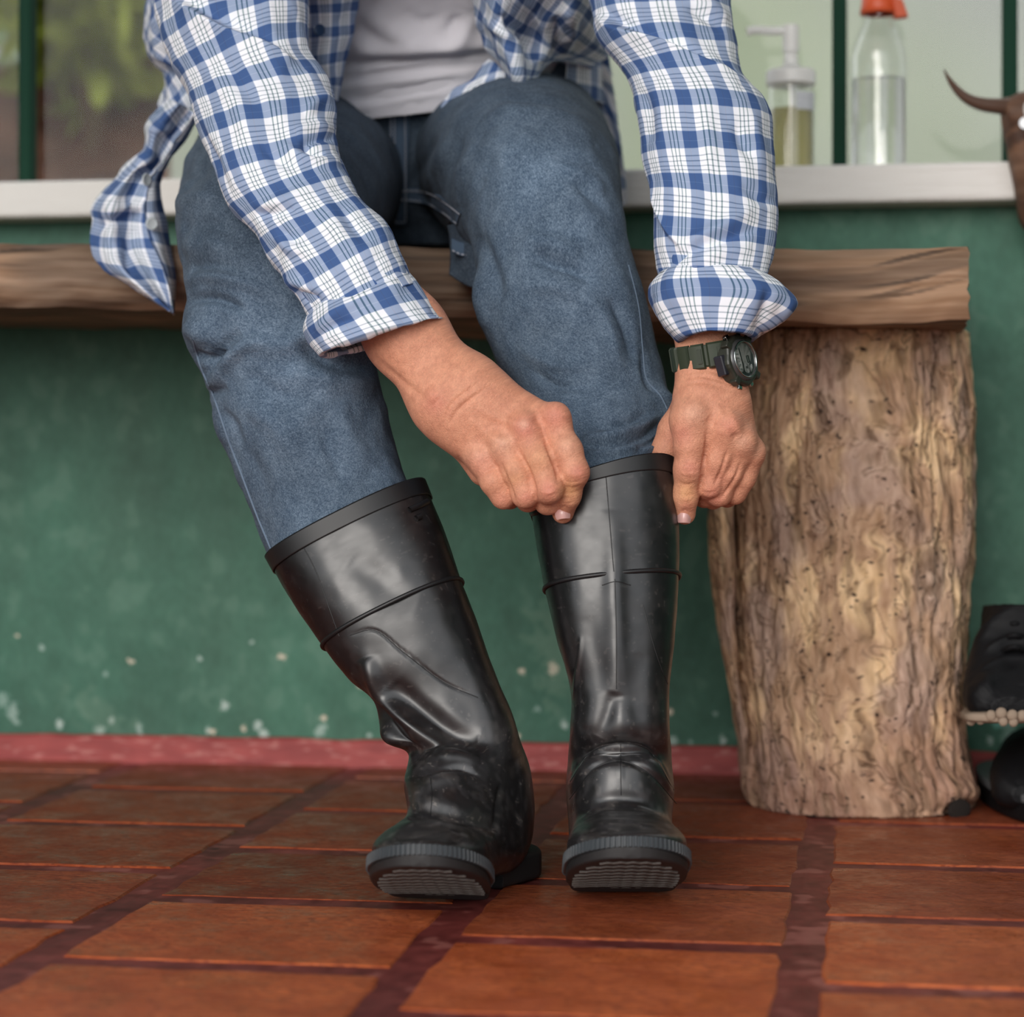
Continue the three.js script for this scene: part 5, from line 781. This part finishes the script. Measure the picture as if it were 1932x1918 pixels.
// ----- rubber boots -----
function boot(label, shaft, foot, o) {
  const root = group('rubber_boot'); root.userData.label = label; person.add(root);
  const yaw = (z) => mix(foot.yaw[0], foot.yaw[1], sstep(0.08, 0.17, z)) * Math.PI / 180, fwd = (z) => new V3(-Math.sin(yaw(z)), 0, Math.cos(yaw(z))), side = (z) => new V3(Math.cos(yaw(z)), 0, Math.sin(yaw(z)));
  const line = [new V3()]; for (let i = 1; i <= 140; i++) line.push(line[i - 1].clone().addScaledVector(fwd(i * 0.002 - 0.001), 0.002));
  const spine = (z) => { if (z <= 0) return fwd(0).multiplyScalar(z); const k = Math.min(z / 0.002, 139.99), i = Math.floor(k); return line[i].clone().lerp(line[i + 1], k - i); };
  const lift = (z) => { const t = Math.max(0, z - 0.115) / 0.15; return foot.lift * t ** 1.35; }, K = foot.k ?? 1;
  const W = (x, y, z) => foot.at.clone().add(spine(z)).addScaledVector(side(z), x).add(new V3(0, y + lift(z), 0));
  const ring = (z0, y0, z1, y1, hw, n = 2.4, dx = 0) => { const a = W(dx, y0, z0), b = W(dx, y1, z1), C = a.clone().add(b).multiplyScalar(0.5); return { C, A: side((z0 + z1) / 2).multiplyScalar(hw * K), B: b.sub(a).multiplyScalar(0.5), n, bb: 1 }; };
  const rings = [...shaft, ...o.ankle.map((a) => ring(...a)), ring(0.03, 0.014, 0.166, 0.067, 0.0435, 2.5, o.shift ?? 0), ring(0.1, 0.008, 0.19, 0.0525, 0.0455, 2.6), ring(0.165, 0.006, 0.21, 0.0435, 0.0475, 2.7), ring(0.21, 0.006, 0.23, 0.0335, 0.0455, 2.7), ring(0.238, 0.007, 0.247, 0.0255, 0.036, 2.5), ring(0.256, 0.009, 0.259, 0.02, 0.02, 2.2), ring(0.262, 0.011, 0.262, 0.016, 0.006)];
  const path = ringPath(rings), g = loft(path, 330, 240, { hem0: 0.003, cap1: true });
  sculpt(g, o.strokes, (v) => 0.0009 * fbm(v.x * 22, v.y * 16, v.z * 22, 2));
  colorize(g, (v) => { const low = 1 - sstep(0.06, 0.2, v.y), up = sstep(0.1, 0.35, fbm(v.x * 30, v.y * 20, v.z * 30, 3) + 0.15), sc = sstep(0.12, 0.4, fbm(v.x * 70, v.y * 45, v.z * 70, 3)), k = 0.078 + 0.06 * low + 0.13 * low * up + 0.16 * low * sc; return [k * 1.02, k * 0.99, k * (1.03 - 0.06 * low)]; });
  part('upper', mine(g.clone()), M.rubber, root);
  const sAt = (i) => path.t[i] / path.len;
  part('rim_band', mine(loft(path, 12, 200, { from: 0.0, to: o.rim, grow: 0.0012, hem0: 0.0055, hem1: 0.001 })), M.rubberPlain, root);
  part('ridge', mine(ringTube(path, sAt(o.ridge), 0.0019, 0.0004)), M.rubberPlain, root);
  // sole: heel block, arch, forefoot turned up at the toe
  const hw = (z) => { const L = 0.268; if (z < 0.03) return 0.034 * Math.sqrt(1 - ((0.03 - z) / 0.034) ** 2); if (z > 0.205) return 0.0485 * Math.sqrt(Math.max(0, 1 - ((z - 0.205) / (L - 0.205)) ** 2.4)); return mix(0.034, 0.0485, sstep(0.09, 0.185, z)) - 0.004 * Math.sin(Math.PI * clamp((z - 0.03) / 0.1)); };
  const sr = []; for (const z of [-0.0035, 0.0, 0.006, 0.02, 0.04, 0.07, 0.0745, 0.076, 0.1, 0.125, 0.132, 0.135, 0.16, 0.185, 0.205, 0.222, 0.238, 0.25, 0.259, 0.265, 0.2675]) { const yb = z < 0.0755 ? 0 : z < 0.133 ? mix(0.013, 0.005, sstep(0.08, 0.133, z)) : 0.0005, yt = mix(0.024, 0.0095, sstep(0.06, 0.15, z)); sr.push(ring(z, yb, z, yt, Math.max(hw(z), 0.004), 7)); }
  part('sole', mine(loft(sr, 200, 120, { cap0: true, cap1: true })), M.rubberSole, root);
  { // ribbed band round the forefoot
    const out = [], n = 520, pos = [], idx = [], Z = (t) => t; const pts = []; const steps = 400; for (let i = 0; i <= steps; i++) { const t = i / steps, z = t < 0.5 ? mix(0.118, 0.268, Math.sin(t * Math.PI)) : mix(0.118, 0.268, Math.sin(t * Math.PI)); pts.push(new V3((t < 0.5 ? -1 : 1) * (hw(z) + 0.0012), 0, z)); }
    const curve = new THREE.CatmullRomCurve3(pts.filter((p, i) => i % 4 === 0 || i === steps), false, 'centripetal');
    for (let i = 0; i <= n; i++) { const p = curve.getPointAt(i / n), q = curve.getTangentAt(i / n), nx = -q.z, nz = q.x, sg = nx * p.x + nz * (p.z - 0.18) > 0 ? 1 : -1, rib = (i % 6 < 3 ? 0.0018 : 0.0004); const at = (e, y) => { const w = W(p.x * K + nx * sg * e, y, p.z + nz * sg * e); pos.push(w.x, w.y, w.z); }; at(rib, 0.0088); at(rib * 0.8, 0.0165); at(-0.005, 0.0178); at(-0.005, 0.0085); if (i < n) for (let k = 0; k < 4; k++) { const a = i * 4 + k, b = i * 4 + (k + 1) % 4; idx.push(a, b, a + 4, b, b + 4, a + 4); } }
    const w = new THREE.BufferGeometry(); w.setAttribute('position', new THREE.Float32BufferAttribute(pos, 3)); w.setIndex(idx); const fl = w.toNonIndexed(); fl.computeVertexNormals();
    part('welt', mine(fl), M.welt, root, 'ribbed rubber band above the sole');
  }
  const bars = []; for (let z = 0.142; z < 0.262; z += 0.0115) { const h = hw(z) - 0.006; if (h < 0.008) continue; const q = []; for (let i = 0; i <= 26; i++) { const x = mix(-h, h, i / 26); q.push(W(x * K, 0.0005, z - 0.02 * (x / 0.048) ** 2 * 0.6 + 0.001 * Math.sin(x * 620))); } bars.push(tube(q, 0.0012, 52, false, 6)); }
  stuff(part('tread', mine(mergeGeometries(bars)), M.rubberDusty, root, 'dusty wavy tread'));
  const surf = surface(g);
  for (const pl of o.pulls) { const q = onSurf(surf, pl, 0.0005, pl.d ?? 1.9); part('pull_tab', mine(tube(q, 0.0026, 14)), M.rubberPlain, root); }
  for (const line of o.seams) part('seam', mine(tube(onSurf(surf, smooth(line, 5), -0.0001, 1.85), 0.00045, 60, false, 6)), M.rubberPlain, root);
  return root;
}
const N25 = { n: 2.45 };
boot('black rubber boot being pulled up by both hands', [LR(1003, 962, 1277, 878, 1.856, 120, 22, N25), LR(1009, 1010, 1281, 985, 1.849, 119, 17, N25), LR(1028, 1112, 1281, 1087, 1.836, 114, 12, N25), LR(1052, 1210, 1274, 1195, 1.822, 106, 9, N25), LR(1077, 1318, 1263, 1308, 1.811, 96, 6, N25), LR(1076, 1362, 1263, 1358, 1.807, 94, 4, N25)],
  { at: new V3(0.0865, 0, -1.922), yaw: [0, 0], k: 0.94, lift: 0.048 },
  { rim: 0.022, ridge: 2, ankle: [[0.03, 0.086, 0.146, 0.104, 0.044, 2.4], [0.016, 0.036, 0.16, 0.09, 0.0455, 2.4]],
    strokes: [S(4, 20, [[1158, 960], [1160, 1100], [1163, 1220], [1162, 1312]]), S(-2.6, 14, [[1160, 1305], [1148, 1345], [1128, 1390]]), S(2, 20, [[1165, 1320], [1176, 1360], [1174, 1396]]), S(-1.5, 20, [[1110, 1160], [1124, 1240], [1134, 1310]]), S(-1.2, 18, [[1205, 1230], [1200, 1300], [1205, 1360]]), S(3.5, 14, [[1076, 1490], [1118, 1434], [1171, 1420], [1224, 1436], [1276, 1506]]), S(-1.6, 3.5, [[1072, 1474], [1114, 1418], [1171, 1402], [1222, 1413], [1274, 1493]]), S(-2, 4, [[1072, 1507], [1124, 1446], [1171, 1435], [1222, 1456], [1279, 1517]]), S(1, 3, [[1171, 1404], [1171, 1436], [1171, 1470]]), S(-2.2, 12, [[1100, 1530], [1140, 1510], [1171, 1506], [1210, 1512], [1250, 1534]]), S(2.6, 10, [[1081, 1590], [1124, 1560], [1171, 1552], [1232, 1564], [1279, 1594]]), S(1.2, 3, [[1080, 1320], [1092, 1240], [1096, 1200]])],
    pulls: [[[1004, 968], [1010, 966], [1018, 963]]], seams: [[[1076, 1474], [1114, 1420], [1171, 1402], [1222, 1414], [1271, 1490]], [[1075, 1507], [1124, 1448], [1171, 1435], [1222, 1457], [1276, 1515]], [[1171, 1403], [1171, 1450], [1172, 1500]], [[1142, 882], [1150, 980], [1158, 1078]], [[1160, 1092], [1163, 1200], [1163, 1300]], [[1136, 1104], [1162, 1097], [1190, 1104]], [[1213, 1141], [1236, 1226], [1259, 1290]]] });
boot('black rubber boot on the planted foot with wrinkles at the ankle', [LR(505, 1053, 800, 905, 1.885, 126, 9, N25), LR(536, 1108, 824, 966, 1.875, 124, 10, N25), LR(612, 1222, 870, 1095, 1.855, 112, 13, N25), LR(660, 1283, 903, 1184, 1.845, 104, 10, N25), LR(705, 1322, 938, 1280, 1.84, 98, 6, N25), LR(722, 1384, 972, 1362, 1.832, 98, 0, N25)],
  { at: new V3(0.0075, 0, -1.878), yaw: [30, 4], k: 0.9, lift: 0.047 },
  { rim: 0.026, ridge: 2, ankle: [[0.008, 0.088, 0.12, 0.106, 0.049, 2.2, -0.012], [0.004, 0.04, 0.143, 0.088, 0.049, 2.3, -0.009]], shift: -0.002,
    strokes: [S(8, 15, [[690, 1240], [702, 1272], [726, 1318], [782, 1374], [846, 1416]]), S(-6, 20, [[740, 1290], [796, 1340], [856, 1384], [900, 1400]]), S(-8, 14, [[700, 1318], [722, 1350], [760, 1398], [795, 1425]]), S(5, 13, [[800, 1440], [830, 1428], [865, 1424], [905, 1440]]), S(-3, 5, [[805, 1462], [835, 1452], [870, 1450], [910, 1468]]), S(4, 12, [[800, 1480], [840, 1468], [880, 1472]]), S(-7, 14, [[770, 1545], [800, 1530], [850, 1532], [900, 1550], [935, 1570]]), S(5, 14, [[735, 1580], [775, 1562], [830, 1562], [890, 1580]]), S(-2.4, 30, [[660, 1055], [700, 1082], [745, 1112], [790, 1130]]), S(-1.2, 3, [[663, 1197], [705, 1188], [762, 1230], [837, 1286], [902, 1315]]), S(-2.5, 5, [[945, 1480], [938, 1520], [935, 1570]]), S(3, 30, [[880, 1240], [920, 1340], [960, 1440]]), S(4, 10, [[712, 1360], [728, 1396], [750, 1430]])],
    pulls: [[[772, 962], [790, 954], [806, 946]], [[785, 978], [789, 976], [793, 974]]], seams: [[[566, 1020], [595, 1075], [622, 1150], [640, 1200]], [[660, 1198], [705, 1189], [762, 1231], [837, 1287], [902, 1316]], [[812, 1462], [815, 1500], [812, 1540]]] });

// ----- wristwatch -----
{
  const w = group('wristwatch'); person.add(w); w.userData.label = 'olive green digital sports watch';
  M.strap = phys({ color: new THREE.Color().setRGB(0.03, 0.042, 0.024), roughness: 0.5 });
  M.caseDark = phys({ color: new THREE.Color().setRGB(0.03, 0.032, 0.024), roughness: 0.36 });
  M.steel = phys({ color: new THREE.Color().setRGB(0.5, 0.52, 0.52), roughness: 0.18, metalness: 1 });
  // strap links round the wrist, wrist centre line runs down the picture
  const wd = surface(leftHandPix)(1340, 668, 1.826) + 0.0188, C = (t) => P(1342, 668 + t, wd), k = wd / F, rx = 67 * k, rz = 0.0222, sx = new V3(0.985, 0.16, 0.05).normalize(), up = new V3(-0.16, 0.985, 0.06).normalize(), fw = sx.clone().cross(up).normalize();
  const onW = (a, e, h) => C(0).clone().addScaledVector(sx, Math.cos(a) * (rx + e)).addScaledVector(fw, Math.sin(a) * (rz + e)).addScaledVector(up, h);
  const link = (a0, a1, e, hh) => { // a curved slab between two angles
    const pos = [], idx = [], n = 10, cs = [[-hh, 0], [-hh, e * 0.7], [-hh * 0.85, e], [hh * 0.85, e], [hh, e * 0.7], [hh, 0]];
    for (let i = 0; i <= n; i++) { const t = i / n, a = mix(a0, a1, t), r = t === 0 || t === 1 ? 0.55 : 1; for (const [h, x] of cs) { const p = onW(a, x * r, h); pos.push(p.x, p.y, p.z); } if (i < n) for (let j = 0; j < 6; j++) { const b = i * 6 + j, c = i * 6 + (j + 1) % 6; idx.push(b, b + 6, c, c, b + 6, c + 6); } }
    for (const o of [0, n * 6]) for (let j = 1; j < 5; j++) o ? idx.push(o, o + j, o + j + 1) : idx.push(o, o + j + 1, o + j);
    const g = new THREE.BufferGeometry(); g.setAttribute('position', new THREE.Float32BufferAttribute(pos, 3)); g.setIndex(idx); const f = g.toNonIndexed(); f.computeVertexNormals(); return f;
  };
  const D = Math.PI / 180;
  for (const [a, b] of [[98, 71], [123, 102], [147, 127], [172, 151], [198, 176], [226, 202], [254, 230], [282, 258]]) part('strap_link', mine(link(b * D, a * D, 0.0048, 0.0102)), M.strap, w);
  part('strap', mine(link(60 * D, 290 * D, 0.0022, 0.009)), M.strap, w);
  for (const [a, b] of [[84, 74], [112, 105]]) part('grip_pad', mine(link(b * D, a * D, 0.0056, 0.0066)), phys({ color: new THREE.Color().setRGB(0.05, 0.06, 0.045), roughness: 0.9 }), w);
  // case on the outer side, turned away to the right
  const n = new V3(0.74, 0.17, 0.65).normalize(), yv = new V3(-0.26, 0.96, 0.04), y2 = yv.addScaledVector(n, -yv.dot(n)).normalize(), x2 = y2.clone().cross(n).normalize(), at = P(1400, 679, 1.826);
  const basis = new THREE.Matrix4().makeBasis(x2, y2, n).setPosition(at), B = (g) => mine(g.applyMatrix4(basis));
  const oct = (r, cut) => { const s = new THREE.Shape(); for (let i = 0; i < 48; i++) { const a = i / 48 * 2 * Math.PI, q = r * (1 + 0.035 * Math.cos(8 * a) * cut); i ? s.lineTo(Math.cos(a) * q, Math.sin(a) * q) : s.moveTo(Math.cos(a) * q, Math.sin(a) * q); } return s; };
  part('case', B(new THREE.ExtrudeGeometry(oct(0.0185, 1), { depth: 0.008, bevelEnabled: true, bevelSize: 0.0022, bevelThickness: 0.0022, bevelSegments: 4 }).translate(0, 0, -0.0085)), M.caseDark, w);
  for (const a of [45, 135, 225, 315]) part('bezel_block', B(new RoundedBoxGeometry(0.009, 0.0062, 0.007, 3, 0.0012).translate(0.0192, 0, -0.0014).rotateZ(a * D)), M.caseDark, w);
  for (const s of [1, -1]) part('lug', B(new RoundedBoxGeometry(0.006, 0.0165, 0.0085, 3, 0.0014).translate(s * 0.0205, 0, -0.0065)), phys({ color: new THREE.Color().setRGB(0.022, 0.022, 0.03), roughness: 0.4 }), w);
  for (const a of [22, -22, 158, 202]) part('push_button', B(new RoundedBoxGeometry(0.005, 0.006, 0.004, 2, 0.001).translate(0.0, 0.0212, -0.004).rotateZ(a * D)), M.steel, w);
  part('bezel', B(lathe([[0.0142, 0.0016], [0.0148, 0.0036], [0.0162, 0.0034], [0.0176, 0.0012], [0.0178, 0]], 64).rotateX(Math.PI / 2)), phys({ color: new THREE.Color().setRGB(0.09, 0.09, 0.09), roughness: 0.25, metalness: 0.5 }), w);
  part('bezel_ring', B(new THREE.TorusGeometry(0.0146, 0.0006, 10, 64).translate(0, 0, 0.0036)), M.steel, w);
  const cv = document.createElement('canvas'); cv.width = cv.height = 512; const c = cv.getContext('2d');
  c.fillStyle = '#7d807c'; c.fillRect(0, 0, 512, 512); c.fillStyle = '#3a3e42'; c.beginPath(); c.arc(256, 256, 246, 0, 7); c.fill(); c.fillStyle = '#8b8d88'; c.beginPath(); c.arc(290, 180, 170, 0, 7); c.fill();
  c.save(); c.beginPath(); c.arc(256, 256, 232, 0, 7); c.clip(); c.fillStyle = '#c9ccc6'; c.beginPath(); c.roundRect(66, 90, 122, 330, 36); c.fill(); c.fillStyle = '#16181c'; c.fillRect(196, 70, 26, 400);
  c.save(); c.translate(127, 255); c.rotate(Math.PI / 2); c.fillStyle = '#4f6660'; c.font = 'italic bold 92px monospace'; c.textAlign = 'center'; c.fillText('11:51', 0, 30); c.restore();
  c.fillStyle = '#101214'; c.fillRect(330, 210, 70, 110); c.fillStyle = '#8d908c'; c.fillRect(356, 220, 12, 90); c.fillStyle = '#9da09c'; c.beginPath(); c.arc(290, 380, 78, 0, 7); c.fill(); c.fillStyle = '#0e1214'; c.beginPath(); c.arc(286, 376, 20, 0, 7); c.fill(); c.fillStyle = '#dfe3e0'; c.beginPath(); c.ellipse(390, 400, 28, 60, 0.5, 0, 7); c.fill(); c.restore();
  const ft = new THREE.CanvasTexture(cv); ft.colorSpace = THREE.SRGBColorSpace;
  part('dial', B(new THREE.CircleGeometry(0.0143, 48).translate(0, 0, 0.0017)), std({ map: ft, roughness: 0.5 }), w, 'grey display with a digit panel');
  part('crystal', B(lathe([[0, 0.0041], [0.008, 0.0039], [0.0144, 0.0033]], 48).rotateX(Math.PI / 2)), M.thinGlass, w);
}
put(tag(person, 'seated man in plaid shirt and jeans pulling on a black rubber boot', 'person'));
renderer.render(scene, camera);
